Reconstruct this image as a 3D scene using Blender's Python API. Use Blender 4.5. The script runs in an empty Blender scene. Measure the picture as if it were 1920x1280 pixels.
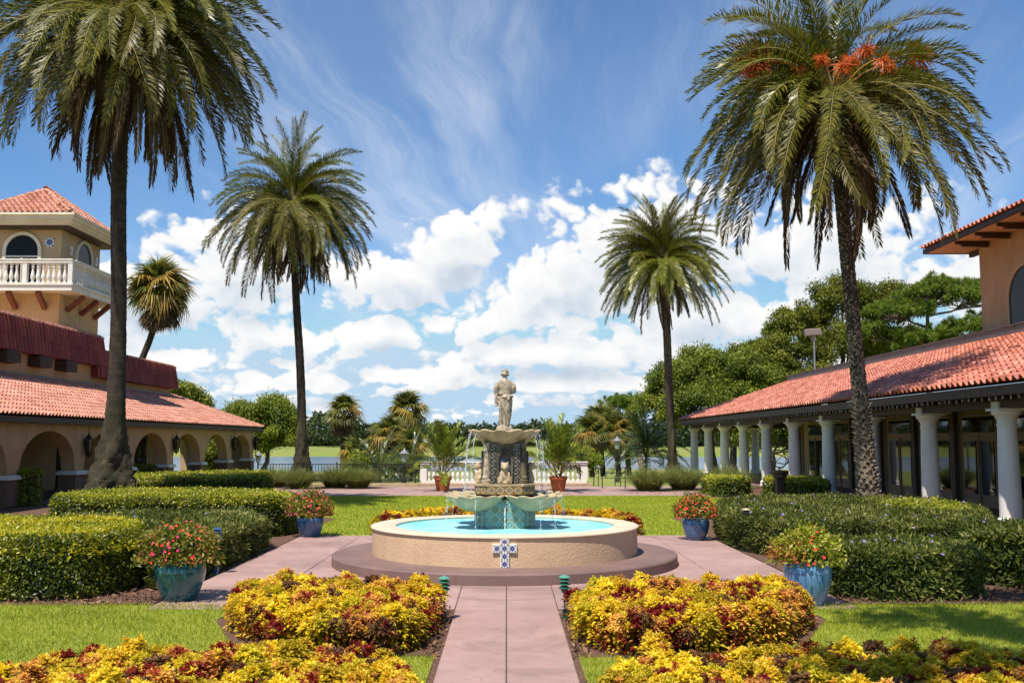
import bpy, math, random
import numpy as np
from mathutils import Vector, Matrix

S = bpy.context.scene
COL = S.collection
PI = math.pi
R = math.radians
rnd = random.Random(7)
npr = np.random.default_rng(11)

# ------------------------------------------------------------------ camera
cam_d = bpy.data.cameras.new('camera')
cam = bpy.data.objects.new('camera', cam_d)
COL.objects.link(cam)
cam.location = (0, 0, 2.1)
cam.rotation_euler = (R(90 + 5.66), 0, R(-0.307))
cam_d.lens = 35
cam_d.sensor_width = 36
cam_d.clip_end = 3000
cam_d.dof.use_dof = True
cam_d.dof.focus_distance = 17
cam_d.dof.aperture_fstop = 4.0
S.camera = cam

# ------------------------------------------------------------------ light: one sun, a clear sky with clouds
SUN_AZ, SUN_EL = R(28), R(62)          # to the left behind the camera, high
to_sun = Vector((-math.sin(SUN_AZ) * math.cos(SUN_EL), -math.cos(SUN_AZ) * math.cos(SUN_EL), math.sin(SUN_EL)))
sun_d = bpy.data.lights.new('sun', 'SUN')
sun_d.energy = 5.0
sun_d.angle = R(0.53)
sun_d.color = (1.0, 0.93, 0.82)
sun = bpy.data.objects.new('sun', sun_d)
COL.objects.link(sun)
sun.location = (-20, -40, 60)
sun.rotation_euler = to_sun.to_track_quat('Z', 'Y').to_euler()
SKY_K = 0.115
S.view_settings.view_transform = 'Standard'
S.view_settings.look = 'None'
S.view_settings.exposure = 0.3
S.view_settings.gamma = 1.0
S.view_settings.use_curve_mapping = False
S.cycles.use_denoising = True
S.cycles.max_bounces = 6
S.cycles.diffuse_bounces = 2
S.cycles.glossy_bounces = 3
S.cycles.transmission_bounces = 4
S.cycles.transparent_max_bounces = 12
S.cycles.caustics_reflective = False
S.cycles.caustics_refractive = False
S.cycles.sample_clamp_indirect = 6.0


class NT:
    """small helper that wires shader nodes"""
    def __init__(s, tree):
        s.t = tree
        s.n = tree.nodes
        s.l = tree.links
    def node(s, kind, **kw):
        n = s.n.new(kind)
        for k, v in kw.items():
            setattr(n, k, v)
        return n
    def put(s, sock, val):
        if hasattr(val, 'is_linked') or isinstance(val, bpy.types.NodeSocket):
            s.l.new(val, sock)
        elif val is not None:
            if isinstance(val, (tuple, list)) and len(val) == 3 and getattr(sock, 'type', '') == 'RGBA':
                val = (*val, 1)
            sock.default_value = val
    def math(s, op, a, b=None, c=None, clamp=False):
        n = s.node('ShaderNodeMath', operation=op, use_clamp=clamp)
        for i, x in enumerate((a, b, c)):
            if x is not None:
                s.put(n.inputs[i], x)
        return n.outputs[0]
    def vmath(s, op, a, b=None, scale=None):
        n = s.node('ShaderNodeVectorMath', operation=op)
        s.put(n.inputs[0], a)
        if b is not None:
            s.put(n.inputs[1], b)
        if scale is not None:
            s.put(n.inputs['Scale'], scale)
        return n.outputs['Value'] if op in ('LENGTH', 'DOT_PRODUCT', 'DISTANCE') else n.outputs[0]
    def ramp(s, fac, stops, interp='LINEAR'):
        n = s.node('ShaderNodeValToRGB')
        n.color_ramp.interpolation = interp
        e = n.color_ramp.elements
        while len(e) < len(stops):
            e.new(0.5)
        for el, (p, c) in zip(e, stops):
            el.position = p
            el.color = (*c, 1) if len(c) == 3 else c
        s.put(n.inputs[0], fac)
        return n.outputs[0]
    def maprange(s, v, a, b, c=0.0, d=1.0, smooth=False):
        n = s.node('ShaderNodeMapRange')
        n.interpolation_type = 'SMOOTHSTEP' if smooth else 'LINEAR'
        n.clamp = True
        s.put(n.inputs[0], v)
        for i, x in enumerate((a, b, c, d)):
            s.put(n.inputs[1 + i], x)
        return n.outputs[0]
    def mix(s, fac, a, b, blend='MIX'):
        n = s.node('ShaderNodeMix', data_type='RGBA', blend_type=blend)
        s.put(n.inputs['Factor'], fac)
        s.put(n.inputs[6], a)
        s.put(n.inputs[7], b)
        return n.outputs[2]
    def noise(s, vec, scale, detail=4.0, rough=0.55, dist=0.0, kind='FBM', dim='3D'):
        n = s.node('ShaderNodeTexNoise', noise_dimensions=dim)
        try:
            n.noise_type = kind
        except Exception:
            pass
        if vec is not None:
            s.put(n.inputs['Vector'], vec)
        n.inputs['Scale'].default_value = scale
        n.inputs['Detail'].default_value = detail
        n.inputs['Roughness'].default_value = rough
        n.inputs['Distortion'].default_value = dist
        return n.outputs['Fac']
    def comb(s, x, y, z=0.0):
        n = s.node('ShaderNodeCombineXYZ')
        for i, v in enumerate((x, y, z)):
            s.put(n.inputs[i], v)
        return n.outputs[0]
    def sep(s, v):
        n = s.node('ShaderNodeSeparateXYZ')
        s.put(n.inputs[0], v)
        return n.outputs


# ------------------------------------------------------------------ world: Nishita sky + cumulus and cirrus by direction
def cloud_group():
    """cloud density for a direction given as (azimuth, elevation)"""
    g = bpy.data.node_groups.new('cumulus_density', 'ShaderNodeTree')
    g.interface.new_socket('U', in_out='INPUT', socket_type='NodeSocketFloat')
    g.interface.new_socket('E', in_out='INPUT', socket_type='NodeSocketFloat')
    g.interface.new_socket('Fine', in_out='INPUT', socket_type='NodeSocketFloat')
    g.interface.new_socket('D', in_out='OUTPUT', socket_type='NodeSocketFloat')
    k = NT(g)
    gi = k.node('NodeGroupInput')
    go = k.node('NodeGroupOutput')
    U, E = gi.outputs['U'], gi.outputs['E']
    # banks of cumulus: azimuth, elevation, half width, height above and below (radians)
    banks = [(-.050, .180, .066, .066, .055), (-.115, .150, .115, .046, .034), (.150, .195, .150, .072, .085),
             (.060, .145, .150, .070, .040), (.000, .122, .150, .034, .026), (.310, .175, .150, .072, .075),
             (-.275, .165, .100, .078, .070), (-.385, .130, .140, .070, .060), (-.128, .104, .066, .030, .016),
             (-.225, .096, .080, .030, .016), (.050, .086, .135, .030, .018), (.160, .084, .130, .040, .024),
             (.48, .145, .16, .07, .065), (-.335, .076, .095, .024, .014), (.23, .120, .13, .046, .036),
             (-.07, .062, .12, .016, .010), (.10, .056, .14, .018, .010), (-.22, .054, .10, .016, .010),
             (-.64, .17, .16, .07, .05), (.78, .16, .18, .06, .05)]
    p = k.comb(U, k.math('MULTIPLY', E, 1.5), 0.37)
    lo = k.noise(p, 13.0, 5.0, 0.56)
    k.l.new(gi.outputs['Fine'], lo.node.inputs['Detail'])
    P3 = k.comb(U, E, E)
    field = None
    for (u, e, w, hu, hd) in banks:
        n = k.node('ShaderNodeVectorMath', operation='MULTIPLY_ADD')
        k.l.new(P3, n.inputs[0])
        n.inputs[1].default_value = (1 / w, 1 / hu, -1 / hd)
        n.inputs[2].default_value = (-u / w, -e / hu, e / hd)
        m = k.vmath('MAXIMUM', n.outputs[0], (-99, 0, 0))
        r = k.vmath('LENGTH', m)
        field = r if field is None else k.math('MINIMUM', field, r)
    field = k.math('MAXIMUM', k.math('SUBTRACT', 1.0, field), -0.55)
    vo = k.node('ShaderNodeTexVoronoi', feature='F1', voronoi_dimensions='2D')
    wob = k.math('MULTIPLY', lo, 0.05)
    k.put(vo.inputs['Vector'], k.comb(k.math('ADD', U, wob), k.math('SUBTRACT', k.math('MULTIPLY', E, 1.15), wob), 0.0))
    vo.inputs['Scale'].default_value = 34
    vo.inputs['Detail'].default_value = 2.0
    vo.inputs['Roughness'].default_value = 0.5
    puff = k.math('SUBTRACT', 0.45, vo.outputs['Distance'])
    # small flat clouds towards the horizon, fair-weather clouds all round
    lnE = k.math('LOGARITHM', k.math('MAXIMUM', k.math('ADD', E, 0.02), 0.004), 2.718)
    st = k.noise(k.comb(U, k.math('MULTIPLY', lnE, 0.17), 3.1), 17.0, 3.0, 0.55)
    band = k.math('MULTIPLY', k.maprange(E, -0.01, 0.02), k.maprange(E, 0.22, 0.07))
    small = k.math('SUBTRACT', k.math('MULTIPLY', st, 3.6), k.math('SUBTRACT', 2.95, k.math('MULTIPLY', band, 1.28)))
    field = k.math('MAXIMUM', field, small)
    d = k.math('ADD', k.math('ADD', field, k.math('MULTIPLY', k.math('SUBTRACT', lo, 0.5), 1.5)), k.math('MULTIPLY', puff, k.math('MULTIPLY', k.maprange(field, -0.3, 0.25, 0.1, 0.62), k.maprange(gi.outputs['Fine'], 1.0, 5.0, 0.45, 1.0))))
    k.l.new(d, go.inputs['D'])
    return g


def build_world():
    w = bpy.data.worlds.new('World')
    S.world = w
    w.use_nodes = True
    k = NT(w.node_tree)
    k.n.clear()
    out = k.node('ShaderNodeOutputWorld')
    bg = k.node('ShaderNodeBackground')
    bg.inputs['Strength'].default_value = SKY_K
    sky = k.node('ShaderNodeTexSky', sky_type='NISHITA')
    sky.sun_disc = False
    sky.sun_elevation = SUN_EL
    sky.sun_rotation = math.atan2(to_sun.x, to_sun.y)
    sky.altitude = 20
    sky.air_density = 1.0
    sky.dust_density = 0.0
    sky.ozone_density = 6.0
    hs = k.node('ShaderNodeHueSaturation')
    hs.inputs['Saturation'].default_value = 1.12
    hs.inputs['Value'].default_value = 1.0
    k.l.new(sky.outputs[0], hs.inputs['Color'])
    K = 1.0 / SKY_K
    hazy = k.vmath('MINIMUM', hs.outputs[0], tuple(v * K for v in (.40, .555, .70)))   # bright moist air near the horizon
    g = k.node('ShaderNodeTexCoord').outputs['Generated']
    x, y, z = k.sep(k.vmath('NORMALIZE', g))
    U = k.math('ARCTAN2', x, y)
    E = k.math('ARCSINE', k.math('MAXIMUM', k.math('MINIMUM', z, 1.0), -1.0))
    grp = cloud_group()
    def dens(du, de, fine):
        n = k.node('ShaderNodeGroup')
        n.node_tree = grp
        k.put(n.inputs[0], k.math('ADD', U, du) if du else U)
        k.put(n.inputs[1], k.math('ADD', E, de) if de else E)
        n.inputs[2].default_value = fine
        return n.outputs[0]
    d0 = dens(0, 0, 6.0)
    d1 = dens(-0.008, 0.020, 1.6)
    alpha = k.maprange(d0, -0.03, 0.24, 0, 1, True)
    edge = k.math('MULTIPLY', k.math('SUBTRACT', d0, d1), 0.16)
    lit = k.math('ADD', k.math('SUBTRACT', 0.88, k.maprange(d1, 0.05, 1.05, 0.0, 0.66)), edge, clamp=True)
    K = 1.0 / SKY_K
    ccol = k.ramp(lit, [(0.0, (.42, .49, .58)), (0.3, (.54, .60, .67)), (0.55, (.68, .71, .74)), (0.75, (.77, .775, .78)), (0.95, (.82, .82, .81))])
    ccol = k.vmath('SCALE', ccol, scale=K)
    # cirrus on a high plane: wisps drawn out roughly along the view
    zz = k.math('ADD', k.math('MAXIMUM', z, 0.0), 0.16)
    cx = k.math('SUBTRACT', k.math('DIVIDE', x, zz), 0.22)
    cy = k.math('DIVIDE', y, zz)
    warp = k.noise(k.comb(cx, cy, 5.0), 0.9, 3.0, 0.55)
    wx = k.math('ADD', k.math('MULTIPLY', cx, 2.1), k.math('MULTIPLY', warp, 1.0))
    wx = k.math('SUBTRACT', wx, k.math('MULTIPLY', cy, 0.22))
    wy = k.math('MULTIPLY', cy, 0.34)
    fine = k.noise(k.comb(wx, wy, 2.9), 1.7, 10.0, 0.68, 0.1)
    mask = k.noise(k.comb(cx, k.math('MULTIPLY', cy, 0.5), 4.1), 1.05, 2.0, 0.5)
    cir = k.math('MULTIPLY', k.maprange(fine, 0.38, 0.74, 0, 1, True), k.maprange(mask, 0.40, 0.66, 0, 1, True))
    veil = k.math('MULTIPLY', k.maprange(mask, 0.40, 0.70), 0.10)
    cir = k.math('MULTIPLY', k.math('ADD', k.math('MULTIPLY', cir, 0.58), veil), k.maprange(z, 0.04, 0.16))
    col = k.mix(cir, hazy, tuple(v * K for v in (.62, .67, .76)))
    col = k.mix(k.math('MULTIPLY', alpha, k.maprange(E, -0.005, 0.02)), col, ccol)
    k.l.new(col, bg.inputs['Color'])
    k.l.new(bg.outputs[0], out.inputs[0])
    w.cycles.sampling_method = 'MANUAL'
    w.cycles.sample_map_resolution = 512


build_world()


# ------------------------------------------------------------------ materials
def new_mat(name):
    m = bpy.data.materials.new(name)
    m.use_nodes = True
    k = NT(m.node_tree)
    k.n.clear()
    o = k.node('ShaderNodeOutputMaterial')
    return m, k, o


def pbr(name, col, rough=0.6, col2=None, scale=3.0, detail=5.0, bump=0.0, bscale=40.0, spec=0.4, metal=0.0,
        vary=0.0, stops=(0.35, 0.65), streak=None, coat=0.0, cell=None, crack=None):
    """principled surface with noise between two colours, fine bump and per-object variation"""
    m, k, o = new_mat(name)
    b = k.node('ShaderNodeBsdfPrincipled')
    tc = k.node('ShaderNodeTexCoord').outputs['Object']
    geo = k.node('ShaderNodeNewGeometry').outputs['Position']
    c = col
    if col2 is not None:
        c = k.ramp(k.noise(geo, scale, detail, 0.6), [(stops[0], col), (stops[1], col2)])
    if streak is not None:           # (colour, amount): rain streaks and blotches
        v = k.vmath('MULTIPLY', geo, (3.0, 3.0, 0.35))
        f = k.maprange(k.noise(v, 1.6, 6, 0.65), 0.5, 0.78, 0, streak[1], True)
        c = k.mix(f, c, streak[0])
    if crack is not None:            # hairline cracks and old water stains
        vw = k.vmath('ADD', geo, k.vmath('SCALE', k.comb(k.noise(geo, 2.2, 4, .6), k.noise(k.vmath('ADD', geo, (7, 3, 1)), 2.2, 4, .6), 0.0), scale=.9))
        vo = k.node('ShaderNodeTexVoronoi', feature='DISTANCE_TO_EDGE', voronoi_dimensions='2D')
        vo.inputs['Scale'].default_value = .33
        k.put(vo.inputs['Vector'], vw)
        hair = k.math('MULTIPLY', k.math('LESS_THAN', vo.outputs['Distance'], .0016), k.maprange(k.noise(geo, .9, 2, .5), .48, .56))
        c = k.mix(k.math('MULTIPLY', hair, .75), c, crack)
        spot = k.maprange(k.noise(geo, 21, 2, .5), .69, .73, 0, .45)
        c = k.mix(spot, c, tuple(q * 1.5 for q in crack))
        tide = k.maprange(k.noise(k.vmath('ADD', geo, (3, 11, 0)), .55, 6, .62, 1.2), .50, .60, 0, .32, True)
        c = k.mix(tide, c, crack)
    if cell is not None:             # (size vector, amount): piece to piece difference where pieces are joined
        wn = k.node('ShaderNodeTexWhiteNoise', noise_dimensions='3D')
        k.put(wn.inputs['Vector'], k.vmath('FLOOR', k.vmath('MULTIPLY', geo, tuple(1 / q for q in cell[0]))))
        h = k.node('ShaderNodeHueSaturation')
        k.put(h.inputs['Value'], k.maprange(wn.outputs['Value'], 0, 1, 1 - cell[1], 1 + cell[1]))
        k.put(h.inputs['Saturation'], k.maprange(wn.outputs['Value'], 0, 1, 1.06, .86))
        k.put(h.inputs['Color'], c)
        c = h.outputs[0]
    if vary:
        oi = k.node('ShaderNodeObjectInfo').outputs['Random']
        h = k.node('ShaderNodeHueSaturation')
        k.put(h.inputs['Value'], k.maprange(oi, 0, 1, 1 - vary, 1 + vary))
        k.put(h.inputs['Hue'], k.maprange(oi, 0, 1, 0.5 - vary * 0.03, 0.5 + vary * 0.03))
        k.put(h.inputs['Color'], c)
        c = h.outputs[0]
    k.put(b.inputs['Base Color'], c)
    b.inputs['Roughness'].default_value = rough
    b.inputs['Specular IOR Level'].default_value = spec
    b.inputs['Metallic'].default_value = metal
    b.inputs['Coat Weight'].default_value = coat
    if bump:
        bp = k.node('ShaderNodeBump')
        bp.inputs['Strength'].default_value = bump
        bp.inputs['Distance'].default_value = 0.02
        k.put(bp.inputs['Height'], k.noise(geo, bscale, 6, 0.6))
        k.l.new(bp.outputs[0], b.inputs['Normal'])
    k.l.new(b.outputs[0], o.inputs[0])
    return m


def leafy(name, stops, rough=0.5, trans=0.3, vary=0.15, spec=0.35, rim=None, tcol=1.25):
    """leaf: colour from the per-leaf attribute 'tint', light shining through"""
    m, k, o = new_mat(name)
    a = k.node('ShaderNodeAttribute', attribute_name='tint')
    c = k.ramp(a.outputs['Fac'], stops)
    if rim is not None:
        ra = k.node('ShaderNodeAttribute', attribute_name='rim')
        c = k.mix(k.math('MULTIPLY', ra.outputs['Fac'], rim[1]), c, rim[0])
    if vary:
        oi = k.node('ShaderNodeObjectInfo').outputs['Random']
        h = k.node('ShaderNodeHueSaturation')
        k.put(h.inputs['Value'], k.maprange(oi, 0, 1, 1 - vary, 1 + vary))
        k.put(h.inputs['Hue'], k.maprange(oi, 0, 1, 0.5 - vary * 0.08, 0.5 + vary * 0.08))
        k.put(h.inputs['Color'], c)
        c = h.outputs[0]
    b = k.node('ShaderNodeBsdfPrincipled')
    k.put(b.inputs['Base Color'], c)
    b.inputs['Roughness'].default_value = rough
    b.inputs['Specular IOR Level'].default_value = spec
    t = k.node('ShaderNodeBsdfTranslucent')
    k.put(t.inputs['Color'], k.vmath('SCALE', c, scale=tcol))
    mx = k.node('ShaderNodeMixShader')
    mx.inputs[0].default_value = trans
    k.l.new(b.outputs[0], mx.inputs[1])
    k.l.new(t.outputs[0], mx.inputs[2])
    k.l.new(mx.outputs[0], o.inputs[0])
    return m


# ------------------------------------------------------------------ objects and meshes
def props(o, label=None, cat=None, group=None, kind=None):
    for key, v in (('label', label), ('category', cat), ('group', group), ('kind', kind)):
        if v:
            o[key] = v
    return o


def thing(name, label, cat, loc=(0, 0, 0), group=None):
    o = bpy.data.objects.new(name, None)
    COL.objects.link(o)
    o.location = loc
    o.empty_display_size = 0.2
    return props(o, label, cat, group)


def base_of(o):
    p = Vector((0, 0, 0))
    while o is not None:
        p += o.location
        o = o.parent
    return p


def place(name, mesh, parent, mw, kind=None):
    """one more object that uses a shared mesh; mw is its world matrix"""
    o = bpy.data.objects.new(name, mesh)
    COL.objects.link(o)
    if parent is not None:
        o.parent = parent
        mw = Matrix.Translation(-base_of(parent)) @ mw
    o.matrix_basis = mw
    if kind:
        o['kind'] = kind
    return o


def np_mesh(name, V, F, mats, tint=None, rim=None, smooth=False, fmat=None):
    """mesh from arrays; F is (n,3) or (n,4)"""
    me = bpy.data.meshes.new(name)
    V = np.ascontiguousarray(V, dtype=np.float32)
    F = np.ascontiguousarray(F, dtype=np.int32)
    n, c = F.shape
    me.vertices.add(len(V))
    me.vertices.foreach_set('co', V.ravel())
    me.loops.add(n * c)
    me.loops.foreach_set('vertex_index', F.ravel())
    me.polygons.add(n)
    me.polygons.foreach_set('loop_start', np.arange(0, n * c, c, dtype=np.int32))
    if smooth:
        me.polygons.foreach_set('use_smooth', np.ones(n, dtype=bool))
    for m in (mats if isinstance(mats, (list, tuple)) else [mats]):
        me.materials.append(m)
    if fmat is not None:
        me.polygons.foreach_set('material_index', np.asarray(fmat, dtype=np.int32))
    for nm, arr in (('tint', tint), ('rim', rim)):
        if arr is not None:
            at = me.attributes.new(nm, 'FLOAT', 'POINT')
            at.data.foreach_set('value', np.ascontiguousarray(arr, dtype=np.float32))
    me.update(calc_edges=True)
    return me


class MB:
    """collects simple shapes, then links them as one mesh object"""
    def __init__(s):
        s.v, s.f, s.mi, s.cur = [], [], [], 0
        s.uv = None
    def add(s, vs, fs):
        b = len(s.v)
        s.v.extend([tuple(p) for p in vs])
        s.f.extend([tuple(b + i for i in f) for f in fs])
        s.mi.extend([s.cur] * len(fs))
        return s
    def box(s, x0, x1, y0, y1, z0, z1):
        v = [(x, y, z) for z in (z0, z1) for y in (y0, y1) for x in (x0, x1)]
        return s.add(v, [(0, 2, 3, 1), (4, 5, 7, 6), (0, 1, 5, 4), (2, 6, 7, 3), (0, 4, 6, 2), (1, 3, 7, 5)])
    def obox(s, mat, sx, sy, sz):
        v = [mat @ Vector((x * sx / 2, y * sy / 2, z * sz / 2)) for z in (-1, 1) for y in (-1, 1) for x in (-1, 1)]
        return s.add(v, [(0, 2, 3, 1), (4, 5, 7, 6), (0, 1, 5, 4), (2, 6, 7, 3), (0, 4, 6, 2), (1, 3, 7, 5)])
    def beam(s, a, b, w, h):
        a, b = Vector(a), Vector(b)
        d = (b - a)
        q = d.to_track_quat('X', 'Z').to_matrix().to_4x4()
        return s.obox(Matrix.Translation((a + b) / 2) @ q, d.length, w, h)
    def prism(s, poly, dep):
        n = len(poly)
        dep = Vector(dep)
        a = [Vector(p) for p in poly]
        b = [p + dep for p in a]
        fs = [tuple(range(n - 1, -1, -1)), tuple(range(n, 2 * n))]
        fs += [(i, (i + 1) % n, n + (i + 1) % n, n + i) for i in range(n)]
        return s.add(a + b, fs)
    def tube(s, pts, rad, n=8, cap=True, fn=None):
        pts = [Vector(p) for p in pts]
        if not hasattr(rad, '__len__'):
            rad = [rad] * len(pts)
        vs, fs = [], []
        ref = None
        for i, p in enumerate(pts):
            t = (pts[min(i + 1, len(pts) - 1)] - pts[max(i - 1, 0)])
            t = t.normalized() if t.length > 1e-9 else Vector((0, 0, 1))
            if ref is None:
                ref = Vector((1, 0, 0)) if abs(t.x) < 0.8 else Vector((0, 1, 0))
            u = (ref - t * ref.dot(t)).normalized()
            ref = u
            w = t.cross(u)
            for j in range(n):
                a = 2 * PI * j / n
                rr = rad[i] * (fn(i, j, a) if fn else 1)
                vs.append(p + u * math.cos(a) * rr + w * math.sin(a) * rr)
        for i in range(len(pts) - 1):
            for j in range(n):
                fs.append((i * n + j, i * n + (j + 1) % n, (i + 1) * n + (j + 1) % n, (i + 1) * n + j))
        if cap:
            fs.append(tuple(range(n - 1, -1, -1)))
            m = (len(pts) - 1) * n
            fs.append(tuple(m + j for j in range(n)))
        return s.add(vs, fs)
    def lathe(s, prof, c=(0, 0, 0), n=24, fn=None, closed=False):
        vs, fs = [], []
        for i, (r, z) in enumerate(prof):
            for j in range(n):
                a = 2 * PI * j / n
                k, dz = fn(i, a) if fn else (1, 0)
                vs.append((c[0] + r * k * math.cos(a), c[1] + r * k * math.sin(a), c[2] + z + dz))
        m = len(prof)
        for i in range(m - 1 if not closed else m):
            i2 = (i + 1) % m
            for j in range(n):
                fs.append((i * n + j, i * n + (j + 1) % n, i2 * n + (j + 1) % n, i2 * n + j))
        if not closed:
            if prof[0][0] > 1e-4:
                fs.append(tuple(range(n - 1, -1, -1)))
            if prof[-1][0] > 1e-4:
                fs.append(tuple((m - 1) * n + j for j in range(n)))
        return s.add(vs, fs)
    def ball(s, c, r, n=8, m=6, sq=(1, 1, 1)):
        vs, fs = [], []
        for i in range(m + 1):
            t = PI * i / m
            for j in range(n):
                a = 2 * PI * j / n
                vs.append((c[0] + r * sq[0] * math.sin(t) * math.cos(a), c[1] + r * sq[1] * math.sin(t) * math.sin(a), c[2] - r * sq[2] * math.cos(t)))
        for i in range(m):
            for j in range(n):
                fs.append((i * n + j, i * n + (j + 1) % n, (i + 1) * n + (j + 1) % n, (i + 1) * n + j))
        return s.add(vs, fs)
    def mesh(s, name, mats, smooth=None, off=None):
        me = bpy.data.meshes.new(name)
        v = s.v if off is None else [(p[0] - off.x, p[1] - off.y, p[2] - off.z) for p in s.v]
        me.from_pydata(v, [], s.f)
        for m in (mats if isinstance(mats, (list, tuple)) else [mats]):
            me.materials.append(m)
        me.polygons.foreach_set('material_index', s.mi)
        if smooth is not None:
            me.polygons.foreach_set('use_smooth', [True] * len(s.f))
            me.set_sharp_from_angle(angle=R(smooth))
        me.update()
        return me
    def build(s, name, mats, parent=None, smooth=None, kind=None):
        off = base_of(parent) if parent is not None else None
        me = s.mesh(name, mats, smooth, off)
        o = bpy.data.objects.new(name, me)
        COL.objects.link(o)
        if parent is not None:
            o.parent = parent
        if kind:
            o['kind'] = kind
        return o


def bevel(o, w=0.01, seg=2):
    m = o.modifiers.new('bevel', 'BEVEL')
    m.width = w
    m.segments = seg
    m.limit_method = 'ANGLE'
    return o


def sheet(name, pts, z, mat, kind='structure', parent=None):
    b = MB()
    b.add([(p[0], p[1], z) for p in pts], [tuple(range(len(pts)))])
    return b.build(name, mat, parent, kind=kind)


def smooth_poly(pts, it=3):
    """Chaikin corner cutting of a closed outline"""
    for _ in range(it):
        q = []
        for i in range(len(pts)):
            a, b = pts[i], pts[(i + 1) % len(pts)]
            q.append((a[0] * .75 + b[0] * .25, a[1] * .75 + b[1] * .25))
            q.append((a[0] * .25 + b[0] * .75, a[1] * .25 + b[1] * .75))
        pts = q
    return pts


def inside(poly, x, y):
    """vectorised point in polygon"""
    c = np.zeros(len(x), dtype=bool)
    n = len(poly)
    for i in range(n):
        x1, y1 = poly[i]
        x2, y2 = poly[(i + 1) % n]
        if y1 == y2:
            continue
        k = ((y1 > y) != (y2 > y)) & (x < (x2 - x1) * (y - y1) / (y2 - y1) + x1)
        c ^= k
    return c


def edge_dist(poly, x, y):
    d = np.full(len(x), 1e9)
    n = len(poly)
    for i in range(n):
        a = np.array(poly[i])
        b = np.array(poly[(i + 1) % n])
        ab = b - a
        t = np.clip(((x - a[0]) * ab[0] + (y - a[1]) * ab[1]) / (ab @ ab + 1e-12), 0, 1)
        d = np.minimum(d, np.hypot(x - a[0] - t * ab[0], y - a[1] - t * ab[1]))
    return d


def unit(a):
    return a / (np.linalg.norm(a, axis=1, keepdims=True) + 1e-9)


def leaf_arrays(P, N, L, W, bias=0.6, fold=0.15, droop=0.0, tint=None, jit=0.55):
    """diamond leaves at points P facing N: returns V (4n,3), F (2n,3), tint (4n)"""
    n = len(P)
    L = np.broadcast_to(L, (n,)).reshape(-1, 1)
    W = np.broadcast_to(W, (n,)).reshape(-1, 1)
    d = unit(npr.normal(size=(n, 3)) + N * bias)
    d[:, 2] -= droop
    d = unit(d)
    nn = unit(N + npr.normal(size=(n, 3)) * jit)
    nn = unit(nn - d * np.sum(nn * d, axis=1, keepdims=True))
    s = np.cross(d, nn)
    V = np.empty((n, 4, 3))
    V[:, 0] = P
    V[:, 1] = P + d * L * 0.45 + s * W * 0.5 + nn * W * fold
    V[:, 2] = P + d * L
    V[:, 3] = P + d * L * 0.45 - s * W * 0.5 + nn * W * fold
    i = np.arange(n)[:, None] * 4
    F = np.concatenate([i + np.array([[0, 1, 2]]), i + np.array([[0, 2, 3]])])
    if tint is None:
        tint = npr.random(n)
    return V.reshape(-1, 3), F, np.repeat(tint, 4)


def vnoise(x, y, s=1.0, seed=0.0):
    """cheap smooth field in -1..1"""
    x = np.asarray(x) * s + seed
    y = np.asarray(y) * s - seed * 1.7
    return (np.sin(x * 1.7 + 1.3 * np.sin(y * 1.1)) + np.sin(y * 2.1 + 1.7 * np.sin(x * 0.9 + 2)) + np.sin((x + y) * 3.1 + seed)) / 3.0
# ------------------------------------------------------------------ surface materials
M_stucco = pbr('stucco_peach', (.55, .34, .19), .85, (.46, .27, .145), 1.4, bump=.35, bscale=55, streak=((.33, .2, .12), .5))
M_stucco_warm = pbr('stucco_yellow_peach', (.68, .44, .24), .85, (.60, .37, .19), 1.0, bump=.35, bscale=60, streak=((.40, .25, .14), .5))
M_stucco_tan = pbr('stucco_tan', (.56, .40, .24), .85, (.48, .33, .19), 1.2, bump=.3, bscale=60)
M_brownwall = pbr('brown_stucco', (.22, .13, .085), .8, (.16, .095, .065), 2.0, bump=.3)
M_cream = pbr('cream_paint', (.80, .74, .60), .6, (.70, .62, .48), 1.5, bump=.1, streak=((.5, .43, .32), .4))
M_white = pbr('white_paint', (.80, .78, .73), .55, (.70, .67, .60), 2.5, bump=.1, streak=((.45, .42, .36), .35))
M_column = pbr('column_plaster', (.87, .84, .77), .65, (.80, .75, .67), 1.5, bump=.15, streak=((.5, .45, .38), .25))
M_wood = pbr('brown_timber', (.075, .040, .028), .6, (.045, .026, .02), 6.0, bump=.3, bscale=25)
M_redwood = pbr('red_brown_timber', (.24, .075, .042), .55, (.16, .05, .03), 6.0, bump=.3, bscale=25)
M_tile_pink = pbr('terracotta_roof_tile', (.63, .285, .185), .6, (.51, .20, .125), 2.2, bump=.25, bscale=60, vary=.12, cell=((.45, .255, .3), .22), streak=((.30, .16, .11), .5))
M_tile_red = pbr('glazed_red_roof_tile', (.58, .19, .11), .38, (.43, .12, .072), 2.0, bump=.2, bscale=60, vary=.12, spec=.5, cell=((.45, .3, .3), .30), streak=((.24, .10, .075), .65))
M_tile_dark = pbr('dark_red_tile', (.26, .045, .032), .55, (.19, .032, .025), 1.5, bump=.25, bscale=60, vary=.2)
M_flash = pbr('brown_metal_flashing', (.15, .115, .105), .5, (.11, .085, .08), 1.2, bump=.05)
M_dark = pbr('dark_interior', (.035, .028, .024), .8)
M_iron = pbr('black_iron', (.015, .015, .016), .45, (.03, .028, .027), 9.0, metal=.3)
M_concrete = pbr('pink_concrete', (.44, .285, .25), .75, (.35, .22, .195), 1.1, detail=7, bump=.25, bscale=70, vary=.05, streak=((.22, .145, .125), .4), crack=(.17, .115, .10))
M_step = pbr('mauve_step_paint', (.235, .145, .125), .7, (.17, .105, .09), 1.3, detail=7, bump=.2, bscale=60, streak=((.12, .075, .06), .5))
M_joint = pbr('joint_grime', (.075, .055, .047), .9, (.13, .09, .075), 5.0)
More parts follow.
